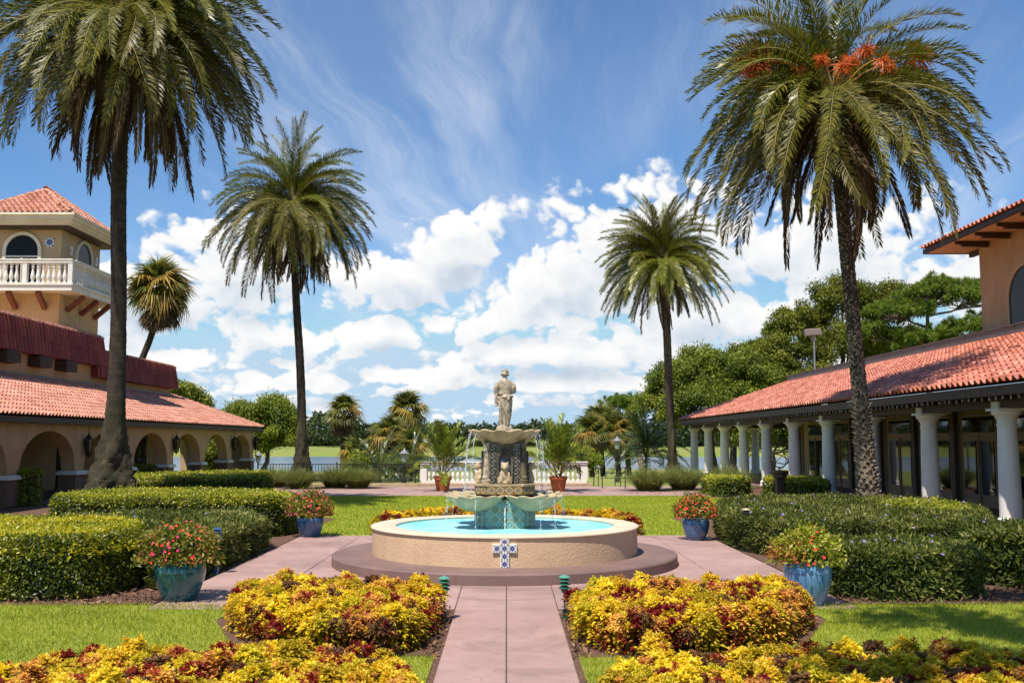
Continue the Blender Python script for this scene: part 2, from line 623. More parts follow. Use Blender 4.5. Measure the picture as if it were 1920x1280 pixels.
M_mulch = pbr('bark_mulch', (.20, .105, .065), .95, (.075, .04, .028), 26.0, detail=8, bump=1.0, bscale=34, stops=(.40, .60))
M_lawn = pbr('lawn_soil_and_thatch', (.21, .26, .022), .9, (.29, .31, .04), 2.2, detail=9, bump=.8, bscale=60)
M_lawn_far = pbr('mown_lawn', (.27, .33, .026), .9, (.35, .37, .04), .8, detail=10, bump=.9, bscale=30)
M_field = pbr('rough_turf', (.17, .23, .035), .95, (.27, .265, .065), .05, detail=10, bump=.5, bscale=4)
M_sandstone = pbr('tan_coping_stone', (.52, .38, .25), .85, (.40, .28, .18), 3.0, bump=.5, bscale=30)
M_gold = pbr('brass', (.35, .25, .08), .35, metal=.9)


def glass_mat(name, col, rough=.03):
    m, k, o = new_mat(name)
    b = k.node('ShaderNodeBsdfPrincipled')
    b.inputs['Base Color'].default_value = (*col, 1)
    b.inputs['Roughness'].default_value = rough
    b.inputs['Specular IOR Level'].default_value = .7
    b.inputs['IOR'].default_value = 1.5
    k.l.new(b.outputs[0], o.inputs[0])
    return m


M_glass = glass_mat('window_glass', (.012, .014, .017))
M_glassdim = pbr('dim_window_glass', (.012, .014, .018), .12, spec=.12)


def water_mat(name, deep, rough, bscale, bstr, clear):
    m, k, o = new_mat(name)
    geo = k.node('ShaderNodeNewGeometry').outputs['Position']
    bp = k.node('ShaderNodeBump')
    bp.inputs['Strength'].default_value = bstr
    bp.inputs['Distance'].default_value = .12 if clear else .05
    k.put(bp.inputs['Height'], k.noise(geo, bscale, 5, .6, .8))
    if clear:
        fr = k.node('ShaderNodeFresnel')
        fr.inputs['IOR'].default_value = 1.33
        k.l.new(bp.outputs[0], fr.inputs['Normal'])
        t = k.node('ShaderNodeBsdfTransparent')
        t.inputs['Color'].default_value = (*deep, 1)
        g = k.node('ShaderNodeBsdfGlossy')
        g.inputs['Roughness'].default_value = rough
        k.l.new(bp.outputs[0], g.inputs['Normal'])
        mx = k.node('ShaderNodeMixShader')
        k.l.new(fr.outputs[0], mx.inputs[0])
        k.l.new(t.outputs[0], mx.inputs[1])
        k.l.new(g.outputs[0], mx.inputs[2])
        k.l.new(mx.outputs[0], o.inputs[0])
    else:
        b = k.node('ShaderNodeBsdfPrincipled')
        b.inputs['Base Color'].default_value = (*deep, 1)
        b.inputs['Roughness'].default_value = rough
        b.inputs['IOR'].default_value = 1.33
        k.l.new(bp.outputs[0], b.inputs['Normal'])
        k.l.new(b.outputs[0], o.inputs[0])
    return m


M_pool = water_mat('pool_water', (.70, .95, .97), .04, 5.5, .9, True)
M_lake = water_mat('lake_water', (.11, .17, .25), .18, .8, .4, False)

# ------------------------------------------------------------------ ground, lake, lawns, paving
def terrain():
    xs = np.concatenate([np.linspace(-1500, -160, 16), np.linspace(-150, 150, 101), np.linspace(160, 1500, 16)])
    ys = np.concatenate([np.linspace(-300, -20, 8), np.linspace(-10, 120, 66), np.linspace(124, 330, 60), np.linspace(340, 2600, 18)])
    X, Y = np.meshgrid(xs, ys)
    def ss(a, b, t):
        t = np.clip((t - a) / (b - a), 0, 1)
        return t * t * (3 - 2 * t)
    shore1 = 118 + 7 * np.sin(X * .03) + 4 * np.sin(X * .11 + 1)
    shore2 = 258 + 9 * np.sin(X * .02 + 2)
    Z = -1.25 * ss(47, 100, Y) - .03
    Z = Z - 2.0 * ss(shore1 - 4, shore1 + 12, Y) + 2.3 * ss(shore2 - 10, shore2 + 6, Y) + 2.2 * ss(280, 480, Y)
    Z += .06 * np.sin(X * .23 + Y * .11) * ss(60, 90, Y)
    V = np.stack([X.ravel(), Y.ravel(), Z.ravel()], 1)
    nx, ny = len(xs), len(ys)
    i, j = np.meshgrid(np.arange(nx - 1), np.arange(ny - 1))
    a = (j * nx + i).ravel()
    F = np.stack([a, a + 1, a + nx + 1, a + nx], 1)
    me = np_mesh('ground', V, F, M_field, smooth=True)
    return props(place('ground', me, None, Matrix()), kind='structure')


terrain()
sheet('lake', [(-900, 100), (900, 100), (900, 285), (-900, 285)], -2.1, M_lake)
sheet('mulch_bed', [(-21, 12.95), (-4.55, 12.95), (-4.55, 45), (-21, 45)], .004, M_mulch)
sheet('mulch_bed', [(4.45, 12.95), (21, 12.95), (21, 45), (4.45, 45)], .004, M_mulch)
sheet('mulch_bed', [(-5.4, 2), (-.64, 2), (-.64, 13.1), (-5.4, 13.1)], .004, M_mulch)
sheet('mulch_bed', [(.64, 2), (6.4, 2), (6.4, 13.1), (.64, 13.1)], .004, M_mulch)
BACK_LAWN = smooth_poly([(-4.5, 22.3), (4.4, 22.3), (7.4, 30), (9.4, 37.9), (-9.3, 37.9), (-9.0, 33), (-5.0, 27.5)], 1)
BACK_LAWN = [(-4.55, 22.25), (4.45, 22.25), (4.45, 27.4), (8.2, 31.2), (9.2, 34), (7.6, 36.6), (7.4, 37.9), (-9.2, 37.9), (-9.0, 34), (-7.2, 30), (-4.55, 27.0)]
sheet('back_lawn', BACK_LAWN, .012, M_lawn_far)
LAWN_L = [(-13, 2.2), (-5.0, 2.2), (-5.0, 4.8), (-4.75, 7.4), (-4.1, 8.15), (-2.4, 8.95), (-.95, 8.9), (-.70, 8.7), (-.70, 9.95), (-1.95, 9.85), (-2.85, 10.55), (-3.4, 11.9), (-3.3, 12.98), (-13, 12.98)]
LAWN_R = [(13, 2.2), (5.8, 2.2), (5.7, 7.5), (5.2, 8.2), (2.6, 8.9), (1.1, 8.75), (.70, 8.6), (.70, 9.9), (2.1, 9.8), (3.1, 10.55), (3.75, 11.9), (3.7, 12.98), (13, 12.98)]
sheet('front_lawn', LAWN_L, .012, M_lawn)
sheet('front_lawn', LAWN_R, .012, M_lawn)


def paved(name, x0, x1, xj, y0, y1, yj, mat, th=.05, gap=.012, skip=None):
    """a paved area: dark joint bed with single slabs, each a little uneven"""
    b = MB()
    b.box(x0, x1, y0, y1, -.06, .008)
    root = b.build(name, M_joint, kind='structure')
    xs = [x0] + [v for v in xj if x0 < v < x1] + [x1]
    ys = [y0] + [v for v in yj if y0 < v < y1] + [y1]
    for i in range(len(xs) - 1):
        for j in range(len(ys) - 1):
            cx, cy = (xs[i] + xs[i + 1]) / 2, (ys[j] + ys[j + 1]) / 2
            if skip and skip(cx, cy):
                continue
            m = MB()
            dz = rnd.uniform(-.002, .003)
            g = gap / 2
            m.box(xs[i] + g, xs[i + 1] - g, ys[j] + g, ys[j + 1] - g, -.03, .02 + dz)
            bevel(m.build('paving_slab', mat, root), .006, 1)
    return root


paved('garden_path', -.64, .64, [0], 1.0, 12.64, [4.6, 8.6], M_concrete)
paved('plaza', -4.5, 4.4, [-3.2, -1.92, -.64, 0, .64, 1.92, 3.2], 12.66, 22.2, [14.6, 17.1, 19.6], M_concrete)
paved('cross_walk', -12.5, 9.5, [-10, -7.5, -5, -2.5, 0, 2.5, 5, 7.5], 37.95, 45.6, [40.5, 43], M_concrete)

# ------------------------------------------------------------------ roof tiles
TW, TL, TE = .255, .46, .40       # tile width, length, exposure


def tile_mesh(name, mat, w=TW, l=TL, h=.085, lift=.055):
    """S-shaped clay roof tile: x across, y up the slope, z outwards, rounded hump with a hollow open end"""
    n = 9
    xs = [w * (i / n - .5) for i in range(n + 1)]
    def zz(x):
        t = (x / w + .5)
        return h * max(0, math.sin(PI * min(1, t / .64))) if t < .64 else -.012 * math.sin(PI * (t - .64) / .36)
    vs, fs = [], []
    for y, dz in ((0, lift), (l, 0)):
        for x in xs:
            vs.append((x, y, zz(x) + dz))
    for y, dz in ((0, lift - .018), (l * .5, -.01)):
        for x in xs:
            vs.append((x * .97, y, zz(x) * .9 + dz))
    k = n + 1
    for i in range(n):
        fs.append((i, i + 1, k + i + 1, k + i))
        fs.append((2 * k + i + 1, 2 * k + i, 3 * k + i, 3 * k + i + 1))
        fs.append((i + 1, i, 2 * k + i, 2 * k + i + 1))
    me = bpy.data.meshes.new(name)
    me.from_pydata(vs, [], fs)
    me.materials.append(mat)
    me.polygons.foreach_set('use_smooth', [True] * len(fs))
    me.set_sharp_from_angle(angle=R(50))
    return me


def cap_mesh(name, mat, l=.42, r0=.13, r1=.10):
    n = 7
    vs, fs = [], []
    for y, r, q in ((0, r0, .03), (l, r1, 0)):
        for i in range(n + 1):
            a = PI * i / n
            vs.append((-r * math.cos(a), y, r * math.sin(a) * .8 + q))
    for y, r, q in ((0, r0 - .02, .03),):
        for i in range(n + 1):
            a = PI * i / n
            vs.append((-r * math.cos(a), y, r * math.sin(a) * .8 + q))
    k = n + 1
    for i in range(n):
        fs.append((i, i + 1, k + i + 1, k + i))
        fs.append((i + 1, i, 2 * k + i, 2 * k + i + 1))
    me = bpy.data.meshes.new(name)
    me.from_pydata(vs, [], fs)
    me.materials.append(mat)
    me.polygons.foreach_set('use_smooth', [True] * len(fs))
    me.set_sharp_from_angle(angle=R(50))
    return me


def frame(o, ax, ay, az):
    m = Matrix.Identity(4)
    for c, a in enumerate((ax, ay, az)):
        m[0][c], m[1][c], m[2][c] = a
    m.translation = Vector(o)
    return m


def tile_field(part, me, o, along, up, nrm, cols, rows, keep, w=TW, e=TE, limit=300, jitter=.004):
    """tiles over a slope; the ones that show largest become parts, the others one joined part"""
    o, along, up, nrm = map(Vector, (o, along, up, nrm))
    spots = []
    for r in range(rows):
        for c in range(cols):
            s, t = (c + .5) * w, r * e
            if not keep(s, t):
                continue
            p = o + along * s + up * t + nrm * rnd.uniform(0, jitter)
            spots.append((p - cam.location).length)
            spots[-1] = (spots[-1], p)
    spots.sort(key=lambda q: q[0])
    rest = []
    for i, (d, p) in enumerate(spots):
        a = rnd.gauss(0, .008)
        al = (along + up * a).normalized()
        ul = (up - along * a).normalized()
        m = frame(p, al, ul, nrm)
        if i < limit:
            place('tile', me, part, m)
        else:
            rest.append(m)
    if rest:
        b = MB()
        vs = [v.co.copy() for v in me.vertices]
        fs = [tuple(f.vertices) for f in me.polygons]
        for m in rest:
            b.add([m @ v for v in vs], fs)
        ob = b.build('farther_tiles', me.materials[0], part, smooth=50, kind='stuff')
    return len(spots)


def cap_row(part, me, a, b, up, e=.36, name='ridge_tile'):
    """half round cap tiles from a up to b"""
    a, b = Vector(a), Vector(b)
    d = (b - a)
    n = int(d.length / e)
    d.normalize()
    up = Vector(up)
    z = (up - d * up.dot(d)).normalized()
    x = d.cross(z)
    for i in range(n + 1):
        place(name, me, part, frame(a + d * (i * e), x, d, z))


def arch_outline(bays, half_pier, z0, zs, za, top, n=14):
    """outline (along, z) of an arcade wall with open arches; bays = list of pier centres"""
    out = [(bays[0] - half_pier, z0)]
    for i in range(len(bays) - 1):
        a, b = bays[i] + half_pier, bays[i + 1] - half_pier
        c, h = (a + b) / 2, (b - a) / 2
        out.append((a, z0))
        for j in range(n + 1):
            t = PI * (1 - j / n)
            out.append((c + h * math.cos(t), zs + (za - zs) * math.sin(t) ** .9))
        out.append((b, z0))
    out.append((bays[-1] + half_pier, z0))
    out.append((bays[-1] + half_pier, top))
    out.append((bays[0] - half_pier, top))
    q = [out[0]]
    for p in out[1:]:
        if abs(p[0] - q[-1][0]) + abs(p[1] - q[-1][1]) > 1e-5:
            q.append(p)
    return q


def arch_ring(mb, c, half, z0, zs, th, dep_vec, u, n=16, o=(0, 0, 0)):
    """a raised moulding that follows a round-headed opening; u = direction along the wall"""
    u, o, dep = Vector(u), Vector(o), Vector(dep_vec)
    def curve(h):
        pts = [(c - h, z0)]
        for j in range(n + 1):
            t = PI * (1 - j / n)
            pts.append((c + h * math.cos(t), zs + h * math.sin(t)))
        pts.append((c + h, z0))
        return [o + u * p[0] + Vector((0, 0, p[1])) for p in pts]
    a, b = curve(half + th), curve(half)
    k = len(a)
    vs = a + b + [p + dep for p in a] + [p + dep for p in b]
    fs = []
    for i in range(k - 1):
        fs += [(i, i + 1, k + i + 1, k + i), (2 * k + i + 1, 2 * k + i, 3 * k + i, 3 * k + i + 1),
               (i + 1, i, 2 * k + i, 2 * k + i + 1), (k + i, k + i + 1, 3 * k + i + 1, 3 * k + i)]
    mb.add(vs, fs)
    return b


TILE_PINK = tile_mesh('tile_pink', M_tile_pink)
TILE_RED = tile_mesh('tile_red', M_tile_red)
CAP_PINK = cap_mesh('cap_pink', M_tile_pink)
CAP_RED = cap_mesh('cap_red', M_tile_red)
CAP_DARK = cap_mesh('cap_dark', M_tile_dark)

# ------------------------------------------------------------------ arcade building on the left
def arcade_building():
    T = thing('arcade_building', 'long peach arcade building with arches under a pink clay tile roof', 'building', (-17.5, 45, 0))
    piers = [26.8, 31.7, 36.6, 41.5, 46.4, 51.3, 56.2, 61.2]
    hp = .38
    ol = arch_outline(piers, hp, 1.0, 1.05, 2.42, 2.82)
    b = MB()
    b.prism([(-15.55, p[0], p[1]) for p in ol], (-.5, 0, 0))
    b.build('arcade_wall', M_stucco, T)
    for y in piers:
        b = MB()
        b.box(-16.1, -15.5, y - hp - .04, y + hp + .04, 0, .86)
        pd = b.build('pedestal', M_brownwall, T)
        c = MB()
        c.box(-16.2, -15.4, y - hp - .13, y + hp + .13, .86, .93)
        c.box(-16.16, -15.44, y - hp - .09, y + hp + .09, .93, 1.0)
        bevel(c.build('pedestal_cap', M_white, pd), .015)
    # back wall of the walk with doors, open arches at the far end
    b = MB()
    b.box(-19.5, -19.2, 24, 56.2, 0, 4.4)
    b.build('back_wall', M_stucco_tan, T)
    ol = arch_outline([56.6, 61.2], .9, 0, 1.0, 2.2, 3.2)
    b = MB()
    b.prism([(-19.2, p[0], p[1]) for p in ol], (-.4, 0, 0))
    b.build('open_back_wall', M_stucco_tan, T)
    ol = arch_outline([-20.3, -15.2], 1.65, 0, 1.0, 2.3, 3.0)
    b = MB()
    b.prism([(p[0], 61.45, p[1]) for p in ol], (0, .4, 0))
    b.v = [(min(max(v[0], -19.18), -16.12), v[1], v[2]) for v in b.v]
    b.build('end_wall', M_stucco_tan, T)
    for y in (33.2, 38.6, 43.6, 48, 52.6):
        b = MB()
        b.box(-19.2, -19.13, y - .75, y + .75, 0, 2.35)
        d = b.build('door', M_wood, T)
        for s in (-1, 1):
            c = MB()
            c.box(-19.13, -19.11, y + s * .36 - .27, y + s * .36 + .27, .5, 2.15)
            c.build('pane', M_glass, d)
    b = MB()
    b.box(-19.5, -15.5, 24, 61.6, -.02, .03)
    b.build('walk_floor', M_step, T)
    b = MB()
    b.box(-19.3, -15.3, 24, 61.6, 2.83, 2.87)
    b.build('walk_ceiling', M_wood, T)
    # roof
    ex, ez, wx, wz, y0, y1, yh = -15.2, 2.86, -19.2, 4.53, 24.0, 62.2, 57.9
    b = MB()
    b.add([(ex, y0, ez), (ex, y1, ez), (wx, yh, wz), (wx, y0, wz)], [(0, 1, 2, 3)])
    b.add([(ex, y1, ez), (-23.2, y1, ez), (wx - .1, yh, wz)], [(0, 1, 2)])
    b.box(ex + .01, ex - .05, y0, y1, ez - .2, ez - .01)
    b.box(-19.6, -15.23, y1 - .05, y1 + .01, ez - .2, ez - .01)
    roof = b.build('roof', M_wood, T)
    up = Vector((wx - ex, 0, wz - ez))
    sl = up.length
    up.normalize()
    nrm = up.cross(Vector((0, -1, 0)))
    if nrm.z < 0:
        nrm = -nrm
    k = (y1 - yh) / sl
    L = y1 - y0
    tile_field(roof, TILE_PINK, Vector((ex + .07, y1, ez)) + nrm * .02, (0, -1, 0), up, nrm, int(L / TW), int(sl / TE) + 1,
               lambda s, t: s > t * k - .02 and t < sl - .1)
    cap_row(roof, CAP_PINK, (ex + .05, y1 + .02, ez + .06), (wx, yh, wz + .08), (0, 0, 1))
    # north hip slope
    up2 = Vector((0, yh - y1, wz - ez)).normalized()
    nr2 = Vector((-1, 0, 0)).cross(up2)
    if nr2.z < 0:
        nr2 = -nr2
    b = MB()
    fl = MB()
    fl.box(-19.22, -19.12, 24, 57.2, 4.42, 4.72)
    fl.build('flashing', M_flash, T)
    # rafter ends under the eave
    re_ = MB().box(-.18, .18, -.05, .05, 0, .14).mesh('rafter_end', M_wood)
    for i in range(30):
        place('rafter_end', re_, T, Matrix.Translation((-15.42, 25.2 + i * 1.24, 2.66)))
    # upper wall and tiled parapet
    b = MB()
    b.box(-27, -19.25, 22, 46.7, 4.3, 6.7)
    b.box(-27, -19.25, 46.7, 57.0, 4.3, 6.1)
    b.build('upper_wall', M_stucco, T)
    for (ya, yb, zb, zt) in ((22, 46.9, 5.52, 6.86), (46.1, 57.1, 5.0, 6.22)):
        b = MB()
        xo = -19.22 if zb > 5.2 else -19.17
        b.prism([(xo, ya, zb), (xo + .30, ya, zb), (xo + .12, ya, zt), (xo - .2, ya, zt)], (0, yb - ya, 0))
        pp = b.build('parapet', M_tile_dark, T)
        up = Vector((-.18, 0, zt - zb)).normalized()
        nr = Vector((zt - zb, 0, .18)).normalized()
        for i in range(int((yb - ya) / .3)):
            yy = yb - .15 - i * .3
            if yy < 33:
                break
            for r, (z0, zl) in enumerate(((0, .5), (.5, .5))):
                pass
        tm = TILE_DARK_LONG
        n = int((yb - max(ya, 33)) / .3)
        tile_field(pp, tm, Vector((xo + .31, yb, zb)), (0, -1, 0), up, nr, n, 2, lambda s, t: True, w=.3, e=(zt - zb) / 2 - .02)
        cap_row(pp, CAP_RIDGE, (xo + .02, max(ya, 33), zt + .0), (xo + .02, yb, zt + .0), (0, 0, 1), e=.4)
    for i, y in enumerate((37.9, 40.55, 42.95)):
        b = MB()
        b.box(-19.25, -18.75, y - .55, y + .55, 5.05, 5.48)
        v = b.build('vent_box', M_wood, T)
        c = MB()
        for q in range(5):
            c.box(-18.75, -18.73, y - .5, y + .5, 5.1 + q * .075, 5.14 + q * .075)
        c.build('louvre', M_dark, v)
    return T


TILE_DARK_LONG = tile_mesh('tile_dark_long', M_tile_dark, w=.3, l=.72, h=.085, lift=.035)
CAP_RIDGE = cap_mesh('cap_ridge', M_tile_pink, l=.46, r0=.17, r1=.15)
arcade_building()


def baluster_mesh(name, h, r, mat):
    b = MB()
    pr = [(.9, 0), (.9, .07), (.55, .09), (.5, .13), (.75, .2), (1.0, .3), (.95, .38), (.62, .55), (.45, .68), (.5, .74), (.75, .78), (.55, .82), (.6, .88), (.9, .91), (.9, 1.0)]
    b.lathe([(r * a, h * z) for a, z in pr], n=12)
    return b.mesh(name, mat, smooth=40)


BAL_TOWER = baluster_mesh('baluster_tower', .92, .095, M_white)


def bell_tower():
    x0, x1, y0, y1 = -23.25, -20.0, 44.2, 48.5
    T = thing('bell_tower', 'peach square tower with white balcony and red tiled hip roof', 'tower', (-21.6, 46.35, 0))
    b = MB()
    b.box(x0, x1, y0, y1, 4, 8.75)
    b.build('shaft', M_stucco_warm, T)
    b = MB()
    b.box(x0 + .03, x1 - .03, y0 + .03, y1 - .03, 8.75, 11.7)
    b.build('belvedere_wall', M_stucco_tan, T)
    # balcony
    o = .95
    bx0, bx1, by0, by1 = x0 - o, x1 + o, y0 - o, y1 + o
    b = MB()
    b.box(bx0, bx1, by0, by1, 8.62, 8.86)
    b.box(bx0 - .06, bx1 + .06, by0 - .06, by1 + .06, 8.86, 8.96)
    bal = b.build('balcony', M_white, T)
    b = MB()
    for z0, z1, w in ((9.84, 9.96, .12), (9.96, 10.02, .15)):
        b.box(bx0, bx1, by0 - w + .1, by0 + w + .1, z0, z1)
        b.box(bx1 - w - .1, bx1 + w - .1, by0 + .27, by1, z0, z1)
    b.build('hand_rail', M_white, bal)
    for (px, py) in ((bx1 - .1, by0 + .1), (bx1 - .1, by1 - .1), (bx1 - 2.1, by0 + .1), (bx1 - 4.2, by0 + .1)):
        b = MB()
        b.box(px - .1, px + .1, py - .1, py + .1, 8.96, 9.84)
        b.build('newel', M_white, bal)
    n = 21
    for i in range(n):
        px = bx1 - .36 - i * .235
        if abs(px - (bx1 - 2.1)) < .15 or abs(px - (bx1 - 4.2)) < .15:
            continue
        place('baluster', BAL_TOWER, bal, Matrix.Translation((px, by0 + .1, 8.94)))
    for i in range(24):
        place('baluster', BAL_TOWER, bal, Matrix.Translation((bx1 - .1, by0 + .36 + i * .235, 8.94)))
    # timber brackets below
    for px in (-23.0, -21.9, -20.6):
        b = MB()
        b.beam((px, y0 - .05, 7.95), (px, by0 + .15, 8.58), .2, .2)
        b.build('bracket', M_redwood, T)
    for py in (44.9, 46.4, 47.9):
        b = MB()
        b.beam((x1 + .05, py, 7.95), (bx1 - .15, py, 8.58), .2, .2)
        b.build('bracket', M_redwood, T)
    # arched windows
    for (c, u, org, dep, half) in ((0, (1, 0, 0), (-21.75, y0 + .03, 0), (0, -.09, 0), .72), (0, (0, 1, 0), (x1 - .03, 46.6, 0), (.09, 0, 0), .78)):
        m = MB()
        inner = arch_ring(m, c, half, 9.0, 10.55, .15, dep, u, o=org)
        w = m.build('window', M_cream, T)
        g = MB()
        d = Vector(dep)
        g.add([p + d * .25 for p in inner], [tuple(range(len(inner)))])
        g.build('pane', M_glassdim, w)
        f = MB()
        uu = Vector(u)
        oo = Vector(org)
        f.beam(oo + d * .5 + uu * -half + Vector((0, 0, 10.3)), oo + d * .5 + uu * half + Vector((0, 0, 10.3)), .05, .07)
        f.beam(oo + d * .5 + Vector((0, 0, 9.0)), oo + d * .5 + Vector((0, 0, 10.3)), .05, .05)
        f.build('glazing_bar', M_cream, w)
    # small ornamental wall tiles
    for (px, py, pz, sx, sy) in ((-20.55, y0 + .02, 10.95, .42, .03), (x1 - .02, 45.25, 10.75, .03, .26), (x1 - .02, 48.05, 10.75, .03, .26)):
        big = sx > sy
        me = tile_slab('ornamental_tile', .42 if big else .26, .4, .02, M_bluewhite)
        rot = Matrix.Identity(4) if big else Matrix.Rotation(PI / 2, 4, 'Z')
        place('ornamental_tile', me, T, Matrix.Translation((px, py, pz)) @ rot)
    # cornice and roof
    b = MB()
    for (z0, z1, w) in ((11.62, 11.72, .62), (11.72, 11.86, .70), (11.86, 12.02, .80), (12.02, 12.12, .88)):
        b.box(x0 - w, x1 + w, y0 - w, y1 + w, z0, z1)
    b.build('cornice', M_cream, T)
    b = MB()
    b.box(x0 - .5, x1 + .5, y0 - .5, y1 + .5, 11.52, 11.62)
    b.build('soffit_board', M_wood, T)
    ex0, ex1, ey0, ey1, ez = x0 - .62, x1 + .62, y0 - .62, y1 + .62, 12.12
    ax, ay0, ay1, az = (x0 + x1) / 2, 46.05, 46.65, 13.75
    A, B = (ax, ay0, az), (ax, ay1, az)
    b = MB()
    b.add([(ex0, ey0, ez), (ex1, ey0, ez), (ex1, ey1, ez), (ex0, ey1, ez), A, B], [(0, 1, 4), (1, 2, 5, 4), (2, 3, 5), (3, 0, 4, 5)])
    roof = b.build('roof', M_wood, T)
    # south slope
    W = ex1 - ex0
    up = Vector((0, ay0 - ey0, az - ez))
    sl = up.length
    up.normalize()
    nr = Vector((1, 0, 0)).cross(up)
    def keep(s, t):
        f = t / sl
        return W / 2 * f - .05 < s < W - W / 2 * f + .05 and t < sl - .12
    tile_field(roof, TILE_PINK, Vector((ex0, ey0 - .05, ez)) + nr * .02, (1, 0, 0), up, nr, int(W / TW), int(sl / .36) + 1, keep, e=.36)
    D = ey1 - ey0
    up = Vector((ax - ex1, 0, az - ez))
    sl2 = up.length
    up.normalize()
    nr = Vector((0, 1, 0)).cross(up)
    def keep2(s, t):
        f = t / sl2
        return (ay0 - ey0) * f - .05 < s < D - (ey1 - ay1) * f + .05 and t < sl2 - .12
    tile_field(roof, TILE_PINK, Vector((ex1 + .05, ey0, ez)) + nr * .02, (0, 1, 0), up, nr, int(D / TW), int(sl2 / .36) + 1, keep2, e=.36)
    for p, q in (((ex1, ey0, ez), A), ((ex1, ey1, ez), B), ((ex0, ey0, ez), A)):
        cap_row(roof, CAP_PINK, Vector(p) + Vector((0, 0, .06)), Vector(q) + Vector((0, 0, .06)), (0, 0, 1), e=.34)
    cap_row(roof, CAP_PINK, Vector(A) + Vector((0, -.2, .08)), Vector(B) + Vector((0, 0, .08)), (0, 0, 1), e=.34)
    return T


def pattern_mat(name, kind):
    """glazed tile patterns drawn in each tile's own UV square"""
    m, k, o = new_mat(name)
    uv = k.node('ShaderNodeUVMap').outputs[0]
    x, y, _ = k.sep(uv)
    x = k.math('SUBTRACT', x, .5)
    y = k.math('SUBTRACT', y, .5)
    ax, ay = k.math('ABSOLUTE', x), k.math('ABSOLUTE', y)
    r = k.math('SQRT', k.math('ADD', k.math('MULTIPLY', x, x), k.math('MULTIPLY', y, y)))
    th = k.math('ARCTAN2', y, x)
    l1 = k.math('ADD', ax, ay)
    b = k.node('ShaderNodeBsdfPrincipled')
    b.inputs['Roughness'].default_value = .22
    geo = k.node('ShaderNodeNewGeometry').outputs['Position']
    wear = k.noise(geo, 9, 5, .6)
    def lt(a, t):
        return k.math('LESS_THAN', a, t)
    if kind == 'star':         # white tile, blue eight-petalled star, dark corner leaves
        pet = k.math('ADD', .34, k.math('MULTIPLY', .11, k.math('COSINE', k.math('MULTIPLY', th, 8.0))))
        c = k.mix(lt(r, pet), (.74, .74, .71), (.018, .035, .20))
        c = k.mix(lt(r, .06), c, (.5, .58, .75))
        dx, dy = k.math('SUBTRACT', ax, .385), k.math('SUBTRACT', ay, .385)
        da = k.math('ABSOLUTE', k.math('SUBTRACT', dx, dy))
        ds = k.math('ABSOLUTE', k.math('ADD', dx, dy))
        leaf = lt(k.math('ADD', k.math('MULTIPLY', da, 1.0), k.math('MULTIPLY', ds, .55)), .12)
        c = k.mix(leaf, c, (.02, .03, .09))
        edge = k.math('GREATER_THAN', k.math('MAXIMUM', ax, ay), .485)
        c = k.mix(edge, c, (.55, .53, .48))
    elif kind == 'teal':       # cream lattice of diamonds on teal and olive with a small flower
        c = k.mix(lt(l1, .5), (.16, .17, .045), (.055, .21, .22))
        ring = lt(k.math('ABSOLUTE', k.math('SUBTRACT', l1, .47)), .045)
        c = k.mix(ring, c, (.62, .62, .48))
        pet = k.math('ADD', .14, k.math('MULTIPLY', .09, k.math('COSINE', k.math('MULTIPLY', th, 4.0))))
        c = k.mix(lt(r, pet), c, (.26, .45, .42))
        c = k.mix(lt(r, .06), c, (.5, .36, .08))
        edge = k.math('GREATER_THAN', k.math('MAXIMUM', ax, ay), .475)
        c = k.mix(edge, c, (.30, .40, .38))
        f = k.maprange(wear, .42, .62, 0, .55)
        c = k.mix(f, c, (.18, .40, .40))
    elif kind == 'amber':      # brown and amber diamonds
        c = k.mix(lt(l1, .46), (.30, .17, .045), (.06, .05, .04))
        c = k.mix(lt(k.math('ABSOLUTE', k.math('SUBTRACT', l1, .43)), .05), c, (.66, .58, .42))
        c = k.mix(lt(l1, .22), c, (.40, .30, .16))
        c = k.mix(lt(l1, .10), c, (.08, .07, .12))
    else:                      # dark blue scrolls
        sc = k.math('SINE', k.math('ADD', k.math('MULTIPLY', r, 15.0), k.math('MULTIPLY', th, 2.0)))
        c = k.mix(k.math('GREATER_THAN', sc, .55), (.018, .020, .026), (.24, .22, .17))
        c = k.mix(k.math('GREATER_THAN', k.math('MAXIMUM', ax, ay), .46), c, (.10, .09, .08))
    c = k.mix(k.maprange(wear, .48, .8, 0, .30), c, (.20, .165, .115))
    k.put(b.inputs['Base Color'], c)
    k.l.new(b.outputs[0], o.inputs[0])
    return m


M_bluewhite = pattern_mat('blue_star_tile', 'star')
M_teal = pattern_mat('teal_lattice_tile', 'teal')
M_amber = pattern_mat('amber_diamond_tile', 'amber')
M_scroll = pattern_mat('dark_scroll_tile', 'scroll')
def tile_slab(name, w, h, th, mat):
    """square glazed tile standing upright, facing -y, with UVs on the face"""
    b = MB()
    b.box(-w / 2, w / 2, -th, 0, -h / 2, h / 2)
    me = b.mesh(name, mat)
    uv = me.uv_layers.new(name='UVMap')
    for p in me.polygons:
        for li in p.loop_indices:
            c = me.vertices[me.loops[li].vertex_index].co
            uv.data[li].uv = (c.x / w + .5, c.z / h + .5)
    return me


bell_tower()


# ------------------------------------------------------------------ colonnade building on the right
COLUMN = MB().lathe([(.34, 0), (.34, .10), (.31, .13), (.335, .19), (.30, .24), (.255, .27), (.25, .9), (.235, 1.8), (.215, 2.42), (.235, 2.44), (.235, 2.49), (.215, 2.51),
                     (.225, 2.60), (.29, 2.70), (.33, 2.72), (.33, 2.80)], n=28).mesh('column', M_column, smooth=45)


